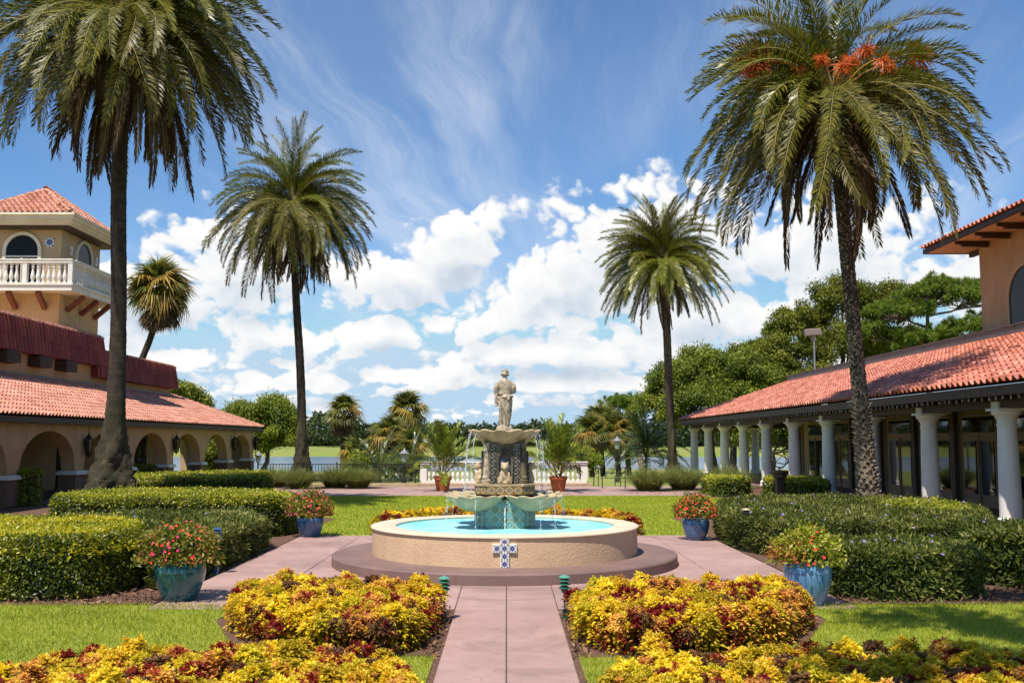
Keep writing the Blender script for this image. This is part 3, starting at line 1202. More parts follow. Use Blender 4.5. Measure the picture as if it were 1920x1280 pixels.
def colonnade_building():
    T = thing('colonnade_building', 'low building with white round columns and glossy red tile roof', 'building', (15, 44, 0))
    ys = [19.45 + 4.45 * i for i in range(11)]
    for i, y in enumerate(ys):
        c = place('column', COLUMN, T, Matrix.Translation((12, y, 0)))
        b = MB()
        b.box(11.66, 12.34, y - .34, y + .34, 2.80, 2.86)
        b.box(11.72, 12.6, y - .17, y + .17, 2.86, 3.02)
        b.build('capital_block', M_column, c)
    for x in (15.9, 19.8):
        place('column', COLUMN, T, Matrix.Translation((x, ys[-1], 0)))
    # floor, beam, ceiling
    b = MB()
    b.box(11.4, 22, 17, 64.6, -.05, .03)
    b.build('porch_floor', M_step, T)
    b = MB()
    b.box(11.78, 12.22, 17, 64.1, 2.865, 3.2)
    b.box(12.22, 21, 63.7, 64.1, 2.865, 3.2)
    b.build('porch_beam', M_wood, T)
    b = MB()
    b.box(11.35, 21, 17, 64.4, 3.21, 3.25)
    b.build('porch_ceiling', M_wood, T)
    re_ = MB().box(-.25, .25, -.06, .06, 0, .16).mesh('rafter_end', M_wood)
    for i in range(36):
        place('rafter_end', re_, T, Matrix.Translation((11.53, 18 + i * 1.3, 3.04)))
    # wall with french doors, recessed dark transoms
    wx = 15.0
    b = MB()
    b.box(wx, wx + .25, 17, 51.2, 0, 3.2)
    b.box(wx + .25, 21, 50.9, 51.2, 0, 3.2)
    b.build('porch_wall', M_stucco_tan, T)
    for j, y in enumerate((21.5, 25.0, 28.4, 31.5, 34.6, 37.8, 41.2, 44.6, 48.2)):
        if j == 1:      # dark picture panel on the plain stretch of wall
            b = MB()
            b.box(wx - .05, wx - .005, y - .55, y + .55, 1.1, 2.35)
            b.build('wall_panel', M_dark, T)
            continue
        w = 1.15
        b = MB()
        b.box(wx - .10, wx - .005, y - w - .12, y + w + .12, .03, 2.95)
        d = b.build('french_door', M_doorframe, T)
        for s in (-1, 1):
            c = MB()
            cx = y + s * w * .5
            c.box(wx - .13, wx - .10, cx - w * .36, cx + w * .36, .42, 2.08)
            c.build('pane', M_glass, d)
        c = MB()
        c.box(wx - .13, wx - .10, y - w * .9, y + w * .9, 2.35, 2.82)
        c.build('transom_pane', M_glass, d)
        c = MB()
        c.box(wx - .15, wx - .10, y - .03, y + .03, .05, 2.2)
        c.build('meeting_stile', M_doorframe, d)
    # posts between the doors
    for y in (23.2, 26.8, 29.9, 33.0, 36.2, 39.5, 42.9, 46.4, 50.6):
        b = MB()
        b.box(14.72, 14.88, y - .13, y + .13, 0.03, 3.2)
        b.build('timber_post', M_postwood, T)
    # roof
    ex, ez, tx, tz, y0, y1 = 11.2, 3.36, 16.7, 5.42, 17.0, 64.7
    yh = y1 - (tx - ex)
    b = MB()
    b.add([(ex, y0, ez), (tx, y0, tz), (tx, yh, tz), (ex, y1, ez)], [(0, 1, 2, 3)])
    b.add([(ex, y1, ez), (tx, yh, tz), (22.2, y1, ez)], [(0, 1, 2)])
    b.box(ex - .01, ex + .05, y0, y1, ez - .24, ez - .01)
    b.box(ex + .05, 22, y1 - .05, y1 + .01, ez - .24, ez - .01)
    roof = b.build('roof', M_wood, T)
    up = Vector((tx - ex, 0, tz - ez))
    sl = up.length
    up.normalize()
    nr = Vector((0, 1, 0)).cross(up)
    if nr.z < 0:
        nr = -nr
    k = (y1 - yh) / sl
    tile_field(roof, TILE_RED_W, Vector((ex - .07, y1, ez)) + nr * .02, (0, -1, 0), up, nr, int((y1 - y0) / .3), int(sl / .44) + 1,
               lambda s, t: s > t * k - .02 and t < sl - .1, w=.3, e=.44)
    cap_row(roof, CAP_RED, (ex - .05, y1 + .02, ez + .06), (tx, yh, tz + .08), (0, 0, 1))
    # flat roof parapet above, sheet metal
    b = MB()
    b.box(tx - .02, 26, y0, yh - .1, tz - .1, tz + .45)
    fl = b.build('roof_parapet', M_flash, T)
    c = MB()
    for i in range(12):
        y = y0 + 1 + i * 3.6
        c.box(tx - .035, tx - .02, y - .02, y + .02, tz - .05, tz + .45)
    c.box(tx - .06, tx + .2, y0, yh - .05, tz + .45, tz + .48)
    c.build('coping_strip', M_flash, fl)
    # upper storey
    b = MB()
    b.box(17.55, 24, 14, 36.4, 5.3, 9.3)
    b.build('upper_wall', M_stucco, T)
    for yc in (33.2, 28.8, 24.4):
        m = MB()
        inner = arch_ring(m, 0, 1.1, 5.9, 6.9, .12, (-.06, 0, 0), (0, 1, 0), o=(17.55, yc, 0))
        w = m.build('arched_window', M_stucco_tan, T)
        g = MB()
        g.add([p + Vector((-.02, 0, 0)) for p in inner], [tuple(range(len(inner)))])
        g.build('pane', M_glassdim, w)
    o = 1.35
    ex, ez, tx, tz, yn, y0 = 17.55 - o, 9.30, 21, 10.75, 36.4 + 1.7, 14
    b = MB()
    b.add([(ex, y0, ez), (ex, yn, ez), (24, yn, ez), (24, y0, ez)], [(0, 1, 2, 3)])
    b.build('soffit', M_stucco_warm, T)
    b = MB()
    b.box(ex - .02, ex + .06, y0, yn, ez - .02, ez + .16)
    b.box(ex + .06, 24, yn - .08, yn, ez - .02, ez + .16)
    b.build('fascia', M_wood, T)
    for i in range(14):
        y = 35.6 - i * 1.55
        b = MB()
        b.beam((17.5, y, ez - .12), (ex + .35, y, ez - .10), .14, .2)
        b.beam((ex + .42, y, ez - .08), (ex + .12, y, ez - .05), .11, .12)
        b.build('bracket', M_wood, T)
    for x in (17.9, 19.4):
        b = MB()
        b.beam((x, 36.3, ez - .12), (x, yn - .3, ez - .10), .14, .2)
        b.build('bracket', M_wood, T)
    ez += .14
    b = MB()
    b.add([(ex, y0, ez), (ex, yn, ez), (tx, yn - (tx - ex), tz), (tx, y0, tz)], [(0, 1, 2, 3)])
    b.add([(ex, yn, ez), (25.5, yn, ez), (tx, yn - (tx - ex), tz)], [(0, 1, 2)])
    roof = b.build('upper_roof', M_wood, T)
    up = Vector((tx - ex, 0, tz - ez))
    sl = up.length
    up.normalize()
    nr = Vector((0, 1, 0)).cross(up)
    if nr.z < 0:
        nr = -nr
    k = (tx - ex) / sl
    tile_field(roof, TILE_RED_W, Vector((ex - .06, yn, ez)) + nr * .02, (0, -1, 0), up, nr, int((yn - 26) / .3), int(sl / .44) + 1,
               lambda s, t: s > t * k - .02 and t < sl - .1, w=.3, e=.44, limit=120)
    cap_row(roof, CAP_RED, (ex - .05, yn + .02, ez + .06), (tx, yn - (tx - ex), tz + .08), (0, 0, 1))
    return T


M_postwood = pbr('dark_brown_post', (.11, .07, .05), .6, (.075, .048, .035), 6.0, bump=.2)
M_doorframe = pbr('olive_door_paint', (.34, .22, .12), .55, (.26, .165, .09), 3.0, bump=.1)
TILE_RED_W = tile_mesh('tile_red_wide', M_tile_red, w=.3, l=.5, h=.10)
colonnade_building()
# ------------------------------------------------------------------ fountain
M_stone = pbr('weathered_cast_stone', (.58, .45, .28), .85, (.38, .27, .15), 5.0, detail=8, bump=.8, bscale=45, streak=((.13, .11, .085), .75))
M_stone_grey = pbr('grey_cast_stone', (.58, .49, .37), .85, (.27, .215, .15), 14.0, detail=8, bump=.8, bscale=50, streak=((.085, .07, .055), .95))
M_stone_dark = pbr('algae_dark_stone', (.17, .13, .075), .6, (.05, .042, .03), 4.0, detail=8, bump=.6, bscale=40, streak=((.33, .28, .2), .5))
M_verdigris = pbr('wet_mineral_stone', (.26, .40, .36), .6, (.16, .30, .28), 3.5, detail=8, bump=.6, bscale=45, streak=((.45, .42, .30), .6))
M_bowl = pbr('mineral_stained_shell_stone', (.58, .45, .27), .7, (.40, .31, .18), 5.0, detail=8, bump=.7, bscale=40, streak=((.24, .27, .20), .7))
M_basin = pbr('basin_stucco', (.66, .46, .29), .85, (.58, .39, .24), 1.4, detail=8, bump=.55, bscale=26, streak=((.46, .30, .18), .5))
M_rim = pbr('basin_coping_paint', (.70, .58, .43), .7, (.62, .50, .36), 2.0, bump=.25, bscale=40)
M_poolpaint = pbr('turquoise_pool_paint', (.17, .56, .62), .6, (.40, .74, .77), 1.6, bump=.1)


def foam_mat():
    m, k, o = new_mat('falling_water')
    geo = k.node('ShaderNodeNewGeometry').outputs['Position']
    n = k.noise(k.vmath('MULTIPLY', geo, (1, 1, .35)), 60, 3, .6)
    t = k.node('ShaderNodeBsdfTransparent')
    t.inputs['Color'].default_value = (.93, .97, 1, 1)
    b = k.node('ShaderNodeBsdfPrincipled')
    b.inputs['Base Color'].default_value = (.82, .88, .9, 1)
    b.inputs['Roughness'].default_value = .12
    b.inputs['Specular IOR Level'].default_value = .8
    mx = k.node('ShaderNodeMixShader')
    k.put(mx.inputs[0], k.maprange(n, .38, .62, .12, .85))
    k.l.new(t.outputs[0], mx.inputs[1])
    k.l.new(b.outputs[0], mx.inputs[2])
    k.l.new(mx.outputs[0], o.inputs[0])
    return m


M_foam = foam_mat()
FX, FY = -.03, 17.5


def chamfer(h, c, z, cx=FX, cy=FY):
    p = [(h, -h + c), (h, h - c), (h - c, h), (-h + c, h), (-h, h - c), (-h, -h + c), (-h + c, -h), (h - c, -h)]
    return [(cx + a, cy + b, z) for a, b in p]


def block(mb, h, c, z0, z1, h2=None):
    h2 = h if h2 is None else h2
    a, b = chamfer(h, c, z0), chamfer(h2, c * h2 / h, z1)
    n = 8
    mb.add(a + b, [tuple(range(n - 1, -1, -1)), tuple(range(n, 2 * n))] + [(i, (i + 1) % n, n + (i + 1) % n, n + i) for i in range(n)])


def shell_bowl(c, r, z0, z1, lobes, n=72, th=.05, depth=.6):
    """scalloped basin: fluted underside, wavy rolled rim, hollow top"""
    b = MB()
    h = z1 - z0
    prof = [(.25, 0, 0), (.42, .10, .3), (.62, .30, .6), (.80, .58, .8), (.93, .76, 1), (1.0, .86, 1), (1.035, .93, 1), (1.01, 1.0, 1), (.92, .97, 1), (.80, .80, .8), (.5, .62, .4), (.02, .58, 0)]
    vs, fs = [], []
    for i, (rr, zz, am) in enumerate(prof):
        for j in range(n):
            a = 2 * PI * j / n
            s = abs(math.sin(a * lobes / 2))
            k = 1 - .15 * am * (1 - s) ** 1.2
            wz = .034 * am * (s - .5) * (1 if zz > .8 else .3)
            vs.append((c[0] + r * rr * k * math.cos(a), c[1] + r * rr * k * math.sin(a), z0 + h * zz + wz))
    m = len(prof)
    for i in range(m - 1):
        for j in range(n):
            fs.append((i * n + j, i * n + (j + 1) % n, (i + 1) * n + (j + 1) % n, (i + 1) * n + j))
    fs.append(tuple(range(n - 1, -1, -1)))
    b.add(vs, fs)
    return b


def on_faces(part, me, half, zc, w, cols, diag=None, name='tile', faces=(0, 1, 2, 3), gap=1.0):
    """tiles on the four straight faces of a chamfered block"""
    for f in faces:
        rot = Matrix.Rotation(PI / 2 * f, 4, 'Z')
        for c in range(cols):
            x = (c - (cols - 1) / 2) * w
            place(name, me, part, Matrix.Translation((FX, FY, zc)) @ rot @ Matrix.Translation((x, -half, 0)))


def remesh(o, v=.012, sm=3):
    m = o.modifiers.new('remesh', 'REMESH')
    m.mode = 'VOXEL'
    m.voxel_size = v
    m.use_smooth_shade = True
    if sm:
        q = o.modifiers.new('smooth', 'SMOOTH')
        q.iterations = sm
        q.factor = .5
    return o


def fountain():
    T = thing('fountain', 'round tan fountain basin with tiled shell bowl tiers in the plaza', 'fountain', (FX, FY, 0))
    n = 96
    b = MB().lathe([(2.2, 0), (2.95, 0), (2.95, .165), (2.93, .188), (2.2, .192)], (FX, FY, 0), n)
    b.build('step_ring', M_step, T, smooth=30)
    b = MB().lathe([(1.92, .10), (2.28, .10), (2.275, .622), (1.92, .622)], (FX, FY, 0), n, closed=True)
    b.build('basin_wall', M_basin, T, smooth=30)
    b = MB().lathe([(1.885, .624), (2.295, .624), (2.305, .634), (2.30, .650), (2.28, .658), (1.90, .658), (1.88, .648)], (FX, FY, 0), n, closed=True)
    b.build('basin_coping', M_rim, T, smooth=30)
    b = MB().lathe([(.05, .16), (1.915, .16), (1.915, .62)], (FX, FY, 0), n)
    b.build('pool_lining', M_poolpaint, T, smooth=30)
    b = MB().lathe([(.001, .50), (.6, .50), (1.2, .50), (1.912, .50)], (FX, FY, 0), n)
    b.build('pool_water', M_pool, T, smooth=30)
    # pedestal with lattice tiles
    b = MB()
    block(b, .50, .17, .2, 1.0)
    ped = b.build('pedestal', M_verdigris, T)
    tw = .165
    me = tile_slab('lattice_tile', tw - .006, tw - .006, .02, M_teal)
    for r in range(4):
        on_faces(ped, me, .50, .44 + tw / 2 + r * (tw), tw, 4)
    th = .11
    me2 = tile_slab('small_tile', th - .006, th - .006, .016, M_teal)
    for f in range(4):
        rot = Matrix.Rotation(PI / 4 + PI / 2 * f, 4, 'Z')
        for r in range(5):
            for c in (-.5, .5):
                place('tile', me2, ped, Matrix.Translation((FX, FY, .47 + r * th)) @ rot @ Matrix.Translation((c * th, -(.50 * math.sqrt(2) - .17 / math.sqrt(2)), 0)))
    # four shell bowls
    for sx in (-1, 1):
        for sy in (-1, 1):
            c = (FX + sx * .50, FY + sy * .46)
            bo = shell_bowl(c, .50, .915, 1.175, 11).build('shell_bowl', M_bowl, T, smooth=60)
            w = MB().lathe([(.001, 1.14), (.42, 1.14)], (c[0], c[1], 0), 24)
            w.build('water', M_pool, bo)
    # tiled drum
    b = MB()
    block(b, .36, .12, 1.0, 1.19)
    block(b, .50, .20, 1.19, 1.34)
    block(b, .52, .20, 1.325, 1.36)
    dr = b.build('drum', M_stone, T)
    me = tile_slab('diamond_tile', .142, .132, .014, M_amber)
    on_faces(dr, me, .50, 1.257, .15, 4)
    me = tile_slab('corner_tile', .125, .132, .014, M_amber)
    for f in range(4):
        rot = Matrix.Rotation(PI / 4 + PI / 2 * f, 4, 'Z')
        for c in (-.5, .5):
            place('tile', me, dr, Matrix.Translation((FX, FY, 1.257)) @ rot @ Matrix.Translation((c * .13, -(.50 * math.sqrt(2) - .20 / math.sqrt(2)), 0)))
    # column with niches
    b = MB()
    block(b, .36, .10, 1.36, 2.06)
    cl = b.build('column', M_stone_dark, T)
    me = tile_slab('scroll_tile', .115, .13, .012, M_scroll)
    for f in range(4):
        rot = Matrix.Translation((FX, FY, 0)) @ Matrix.Rotation(PI / 2 * f, 4, 'Z')
        for s in (-1, 1):
            for r in range(5):
                place('tile', me, cl, rot @ Matrix.Translation((s * .20, -.36, 1.44 + r * .135)))
        m = MB()
        arch_ring(m, 0, .105, 1.37, 1.78, .03, (0, -.05, 0), (1, 0, 0), n=10, o=(0, -.36, 0))
        m.v = [tuple(rot @ Vector(v)) for v in m.v]
        m.build('niche_frame', M_stone_dark, cl, smooth=40)
        m = MB()
        m.box(-.10, .10, -.366, -.36, 1.38, 1.80)
        m.v = [tuple(rot @ Vector(v)) for v in m.v]
        m.build('niche_back', M_niche, cl)
        # seated stone beast in the niche
        m = MB()
        m.box(-.12, .12, -.50, -.36, 1.36, 1.40)
        m.ball((0, -.42, 1.50), .095, 10, 8, (1, .75, 1.25))
        m.ball((0, -.455, 1.65), .07, 10, 8, (1, 1, 1.05))
        m.ball((0, -.52, 1.63), .035, 8, 6)
        for s in (-1, 1):
            m.tube([(s * .06, -.45, 1.56), (s * .065, -.50, 1.40)], [.034, .028], 8)
            m.ball((s * .08, -.44, 1.44), .055, 8, 6)
            m.ball((s * .05, -.44, 1.715), .024, 6, 5)
        m.v = [tuple(rot @ Vector(v)) for v in m.v]
        remesh(m.build('niche_figure', M_stone, cl), .014, 2)
        # scroll buttress on each corner
        rot2 = Matrix.Translation((FX, FY, 0)) @ Matrix.Rotation(PI / 4 + PI / 2 * f, 4, 'Z')
        m = MB()
        m.lathe([(.085, 1.36), (.09, 1.42), (.055, 1.45), (.07, 1.55), (.045, 1.72), (.04, 1.9), (.06, 1.98), (.07, 2.04), (.09, 2.06)], (0, -.44, 0), 14)
        m.ball((0, -.46, 1.46), .065, 10, 8)
        m.ball((0, -.46, 1.93), .045, 10, 8)
        m.v = [tuple(rot2 @ Vector(v)) for v in m.v]
        m.build('scroll_buttress', M_stone_dark if f in (0, 1) else M_stone_grey, cl, smooth=50)
    # upper bowl
    up = shell_bowl((FX, FY), .625, 1.95, 2.275, 13).build('upper_bowl', M_stone, T, smooth=60)
    w = MB().lathe([(.001, 2.235), (.52, 2.235)], (FX, FY, 0), 32)
    w.build('water', M_pool, up)
    # falling water: broken threads and drops from the scalloped lips
    def thread(ctr, a, r0, dr, z0, z1, rad, drops):
        m = MB()
        pts, rr_ = [], []
        for t in range(10):
            f = t / 9
            rr = r0 + dr * math.sqrt(f)
            pts.append((ctr[0] + rr * math.cos(a) + rnd.gauss(0, .004), ctr[1] + rr * math.sin(a) + rnd.gauss(0, .004), z0 - (z0 - z1) * f))
            rr_.append(rad * (1 - .5 * f) * rnd.uniform(.35, 1.4))
        m.tube(pts, rr_, 5)
        for q in range(drops):
            f = rnd.random() ** .8
            rr = r0 + dr * math.sqrt(f) + rnd.gauss(0, .012)
            aa = a + rnd.gauss(0, .04)
            s = rnd.uniform(.003, .009)
            m.ball((ctr[0] + rr * math.cos(aa), ctr[1] + rr * math.sin(aa), z0 - (z0 - z1) * f), s, 5, 4, (1, 1, rnd.uniform(1, 2.4)))
        m.build('water_stream', M_foam, T, smooth=60)
    for a in (-.25, -.62, -2.50, -2.86, 1.2, 2.0, 2.9, .45):
        thread((FX, FY), a, .605, .13, 2.25, 1.16, .0055, 70)
    for a in (-.25, -2.86):
        thread((FX, FY), a - .07, .60, .10, 2.25, 1.5, .004, 40)
    for (cx, cy) in ((-.5, -.46), (.5, -.46), (-.5, .46), (.5, .46)):
        for q in range(3):
            thread((FX + cx, FY + cy), math.atan2(cy, cx) + (q - 1) * .8 + rnd.uniform(-.2, .2), .49, .05, 1.15, .5, .0045, 22)
    m = MB()
    m.tube([(FX, FY - .50, 1.02), (FX, FY - .545, 1.0), (FX, FY - .565, .93), (FX, FY - .575, .75), (FX, FY - .58, .5)], [.028, .024, .016, .011, .014], 8)
    m.build('water_stream', M_foam, T, smooth=60)
    m = MB()
    for q in range(150):
        a, r = rnd.uniform(0, 2 * PI), rnd.uniform(.85, 1.25)
        m.ball((FX + r * math.cos(a), FY + r * math.sin(a), .505 + rnd.random() ** 2 * .1), rnd.uniform(.004, .011), 5, 4)
    m.build('splash', M_foam, T, smooth=60, kind='stuff')
    # tile cross on the basin wall
    tw, z0, zt = .115, .193, .622
    b = MB()
    yf = FY - 2.275
    e = .010
    zx0, zx1 = z0 + tw * 2 - e, z0 + tw * 3 + e
    out = [(-.5, z0), (.5, z0), (.5, zx0), (1.5, zx0), (1.5, zx1), (.5, zx1), (.5, zt), (-.5, zt), (-.5, zx1), (-1.5, zx1), (-1.5, zx0), (-.5, zx0)]
    b.prism([(FX + q * tw + (e if q > 0 else -e), yf - .03, z) for q, z in out], (0, .06, 0))
    cr = b.build('tile_cross', M_white, T)
    me = tile_slab('star_tile', tw - .003, tw - .003, .006, M_bluewhite)
    for (i, j) in ((0, 0), (0, 1), (0, 2), (-1, 2), (1, 2)):
        place('tile', me, cr, Matrix.Translation((FX + i * tw, yf - .03, z0 + tw * (j + .5))))
    hh = zt - z0 - tw * 3 - .004
    me = tile_slab('star_tile_top', tw - .003, hh, .006, M_bluewhite)
    place('tile', me, cr, Matrix.Translation((FX, yf - .03, z0 + tw * 3 + hh / 2 + .002)))
    return T


M_niche = pbr('niche_slate_glaze', (.10, .12, .17), .4, (.05, .055, .08), 6.0)
fountain()


def statue():
    T = thing('garden_statue', 'weathered stone statue of a draped standing figure seen from behind', 'statue', (FX, FY, 2.26))
    z0 = 2.245
    m = MB()
    # rocky base
    for q in range(22):
        a = rnd.uniform(0, 2 * PI)
        r = rnd.uniform(0, .13)
        m.ball((FX + r * math.cos(a), FY + r * math.sin(a), z0 + rnd.uniform(.0, .07)), rnd.uniform(.04, .075), 8, 6)
    m.lathe([(.16, z0), (.17, z0 + .03), (.12, z0 + .07)], (FX, FY, 0), 14)
    # robe and trunk as one fluted loft
    rings = [(.06, .085, .075, -.01, 0), (.10, .095, .08, -.012, 0), (.18, .105, .085, -.008, 0), (.28, .115, .09, 0, .0), (.38, .122, .095, .006, 0), (.48, .13, .10, .012, 0), (.56, .132, .10, .014, 0),
             (.62, .118, .09, .012, 0), (.66, .108, .08, .010, 0), (.72, .115, .082, .008, 0), (.79, .132, .088, .006, 0), (.85, .142, .085, .004, 0), (.89, .125, .075, .002, 0), (.915, .075, .06, 0, 0), (.93, .045, .045, 0, 0), (.96, .04, .04, 0, 0)]
    n = 40
    vs, fs = [], []
    for i, (z, rx, ry, dx, dy) in enumerate(rings):
        for j in range(n):
            a = 2 * PI * j / n
            f = 1
            if z < .62:
                f += .085 * math.sin(a * 9 + z * 9 + 1.2 * math.sin(z * 14)) * (1 - .4 * z) + .05 * math.sin(a * 5 - z * 13)
            else:
                f += .02 * math.sin(a * 7 + z * 22)
            vs.append((FX + dx + rx * f * math.cos(a), FY + dy + ry * f * math.sin(a), z0 + z))
    for i in range(len(rings) - 1):
        for j in range(n):
            fs.append((i * n + j, i * n + (j + 1) % n, (i + 1) * n + (j + 1) % n, (i + 1) * n + j))
    fs.append(tuple(range(n - 1, -1, -1)))
    fs.append(tuple((len(rings) - 1) * n + j for j in range(n)))
    m.add(vs, fs)
    # sash round the hips and knotted cloth
    pts = [(FX + .012 + .137 * math.cos(a), FY + .105 * math.sin(a), z0 + .60 + .022 * math.cos(a + .6)) for a in [2 * PI * j / 18 for j in range(19)]]
    m.tube(pts, .020, 7)
    m.ball((FX + .07, FY - .10, z0 + .57), .035, 8, 6)
    m.tube([(FX - .10, FY - .07, z0 + .60), (FX - .02, FY - .105, z0 + .42), (FX + .05, FY - .10, z0 + .25), (FX + .06, FY - .09, z0 + .12)], [.03, .028, .024, .018], 8)
    m.tube([(FX - .11, FY - .03, z0 + .58), (FX - .10, FY - .085, z0 + .40), (FX - .06, FY - .095, z0 + .2), (FX - .07, FY - .07, z0 + .08)], [.028, .024, .022, .016], 8)
    # feet
    m.ball((FX - .05, FY - .10, z0 + .085), .038, 8, 6, (1, 1.4, .8))
    # arms: elbows out, forearms forward
    m.tube([(FX - .125, FY, z0 + .85), (FX - .165, FY - .01, z0 + .77), (FX - .172, FY + .01, z0 + .68), (FX - .12, FY + .09, z0 + .66), (FX - .04, FY + .13, z0 + .70)], [.048, .055, .05, .038, .03], 10)
    m.tube([(FX + .125, FY, z0 + .85), (FX + .168, FY, z0 + .78), (FX + .175, FY + .02, z0 + .71), (FX + .12, FY + .10, z0 + .70), (FX + .05, FY + .13, z0 + .72)], [.048, .055, .048, .036, .03], 10)
    # sleeve roll and hand at the hip on the left, bundle under it
    m.ball((FX - .085, FY - .075, z0 + .665), .042, 8, 6, (1.1, .9, .8))
    m.tube([(FX - .165, FY, z0 + .67), (FX - .172, FY - .02, z0 + .60), (FX - .17, FY - .02, z0 + .52), (FX - .165, FY - .01, z0 + .47)], [.034, .036, .034, .028], 8)
    m.ball((FX - .168, FY - .02, z0 + .46), .036, 8, 6, (1.1, 1, .6))
    # head bowed forward with a rolled head scarf
    m.ball((FX + .0, FY + .02, z0 + 1.02), .066, 14, 10, (.95, 1.08, 1.1))
    m.ball((FX + .0, FY + .085, z0 + 1.005), .018, 6, 5)
    for s in (-1, 1):
        m.ball((FX + s * .064, FY + .015, z0 + 1.01), .016, 6, 5, (.6, 1, 1.3))
    pts = [(FX + .070 * math.cos(a), FY + .012 + .074 * math.sin(a), z0 + 1.00 - .012 * math.sin(a)) for a in [2 * PI * j / 16 for j in range(17)]]
    m.tube(pts, .016, 7)
    for q in range(26):
        a, t = rnd.uniform(0, 2 * PI), rnd.uniform(.1, 1.25)
        m.ball((FX + .068 * math.sin(t) * math.cos(a), FY + .012 + .072 * math.sin(t) * math.sin(a), z0 + 1.03 + .066 * math.cos(t)), rnd.uniform(.012, .02), 6, 5)
    m.ball((FX - .005, FY, z0 + 1.105), .018, 6, 5)
    m.v = [(FX + (v[0] - FX) * (.90 if v[2] > z0 + .12 else 1), FY + (v[1] - FY) * .95, v[2]) for v in m.v]
    o = m.build('figure', M_stone_grey, T)
    remesh(o, .0085, 1)


statue()


# ------------------------------------------------------------------ balustrade, fence, rails at the overlook
BAL_TER = baluster_mesh('baluster_terrace', .74, .085, M_white)


def balustrade():
    T = thing('balustrade', 'white stone balustrade with turned balusters along the lake overlook', 'balustrade', (0, 46, 0))
    b = MB()
    b.box(-4.0, 3.9, 45.7, 46.3, -.3, .16)
    bevel(b.build('stone_kerb', M_sandstone, T), .02)
    b = MB()
    b.box(-3.9, 3.65, 45.83, 46.17, .16, .26)
    b.build('bottom_rail', M_white, T)
    b = MB()
    b.box(-3.95, 3.7, 45.80, 46.20, 1.0, 1.08)
    b.box(-3.98, 3.73, 45.77, 46.23, 1.08, 1.13)
    bevel(b.build('hand_rail', M_white, T), .012)
    for x in (-3.8, -1.3, 1.2, 3.55):
        b = MB()
        b.box(x - .15, x + .15, 45.85, 46.15, .26, 1.0)
        b.build('pier', M_white, T)
    for i in range(33):
        x = -3.55 + i * .22
        if min(abs(x - q) for q in (-3.8, -1.3, 1.2, 3.55)) < .2:
            continue
        place('baluster', BAL_TER, T, Matrix.Translation((x, 46, .26)))


def iron_fence():
    T = thing('iron_fence', 'black iron picket fence on a low stone kerb left of the balustrade', 'fence', (-8, 46.4, 0))
    b = MB()
    b.box(-11.6, -4.05, 46.2, 46.7, -.3, .12)
    bevel(b.build('stone_kerb', M_sandstone, T), .02)
    pk = MB().box(-.011, .011, -.011, .011, 0, .88).mesh('picket', M_iron)
    ps = MB().box(-.03, .03, -.03, .03, 0, 1.0).mesh('post', M_iron)
    for i in range(54):
        x = -11.5 + i * .14
        if i % 13 == 0:
            place('post', ps, T, Matrix.Translation((x, 46.45, .10)))
        else:
            place('picket', pk, T, Matrix.Translation((x, 46.45, .14)))
    for z in (.22, .98):
        b = MB()
        b.box(-11.5, -4.1, 46.43, 46.47, z, z + .035)
        b.build('rail', M_iron, T)


def stair_rail(name, x, label):
    T = thing(name, label, 'handrail', (x, 44.5, 0))
    b = MB()
    b.tube([(x, 43.6, .02), (x, 43.6, .92), (x, 44.1, .95), (x - .05, 47.2, .42), (x - .05, 47.2, -.4)], .022, 8)
    b.build('rail', M_iron, T, smooth=40)
    b = MB()
    b.tube([(x - .02, 45.2, .0), (x - .02, 45.2, .75)], .018, 8)
    b.build('post', M_iron, T, smooth=40)


balustrade()
iron_fence()
stair_rail('stair_handrail', 4.15, 'black iron stair handrail next to the right end of the balustrade')
stair_rail('stair_handrail', 5.15, 'black iron stair handrail beside the tufted grass right of the steps')


# ------------------------------------------------------------------ pots
def glaze(name, c1, c2):
    m, k, o = new_mat(name)
    b = k.node('ShaderNodeBsdfPrincipled')
    geo = k.node('ShaderNodeNewGeometry').outputs['Position']
    v = k.vmath('MULTIPLY', geo, (1, 1, .4))
    k.put(b.inputs['Base Color'], k.ramp(k.noise(v, 5, 5, .6), [(.3, c1), (.7, c2)]))
    b.inputs['Roughness'].default_value = .16
    b.inputs['Specular IOR Level'].default_value = .6
    b.inputs['Coat Weight'].default_value = .5
    b.inputs['Coat Roughness'].default_value = .05
    k.l.new(b.outputs[0], o.inputs[0])
    return m


M_potblue = glaze('blue_glaze', (.035, .105, .24), (.06, .16, .32))
M_potteal = glaze('teal_glaze', (.010, .085, .105), (.02, .15, .17))
M_potsky = glaze('pale_blue_glaze', (.10, .24, .44), (.15, .32, .52))
M_terra = pbr('terracotta_pot', (.50, .15, .055), .7, (.40, .11, .04), 4.0, bump=.2, bscale=60)
M_soil = pbr('potting_soil', (.03, .02, .015), .95, (.06, .04, .03), 30, bump=.6)


def glazed_pot(x, y, r, h, mat, label, drips=False):
    T = thing('glazed_pot', label, 'pot', (x, y, .02), group='glazed flower pots round the fountain plaza')
    pr = [(.62, 0), (.66, .02), (.80, .22), (.93, .45), (1.0, .66), (.985, .80), (.92, .90), (.885, .93), (.93, .955), (.94, .985), (.90, 1.0), (.84, .985), (.83, .90)]
    fn = (lambda i, a: (1 + .012 * math.sin(a * 22) * (1 if 3 < i < 8 else 0), 0)) if drips else None
    MB().lathe([(r * a, .02 + h * z) for a, z in pr], (x, y, 0), 40, fn).build('body', mat, T, smooth=50)
    MB().lathe([(.001, .02 + h * .93), (r * .835, .02 + h * .93)], (x, y, 0), 24).build('soil', M_soil, T)
    return T


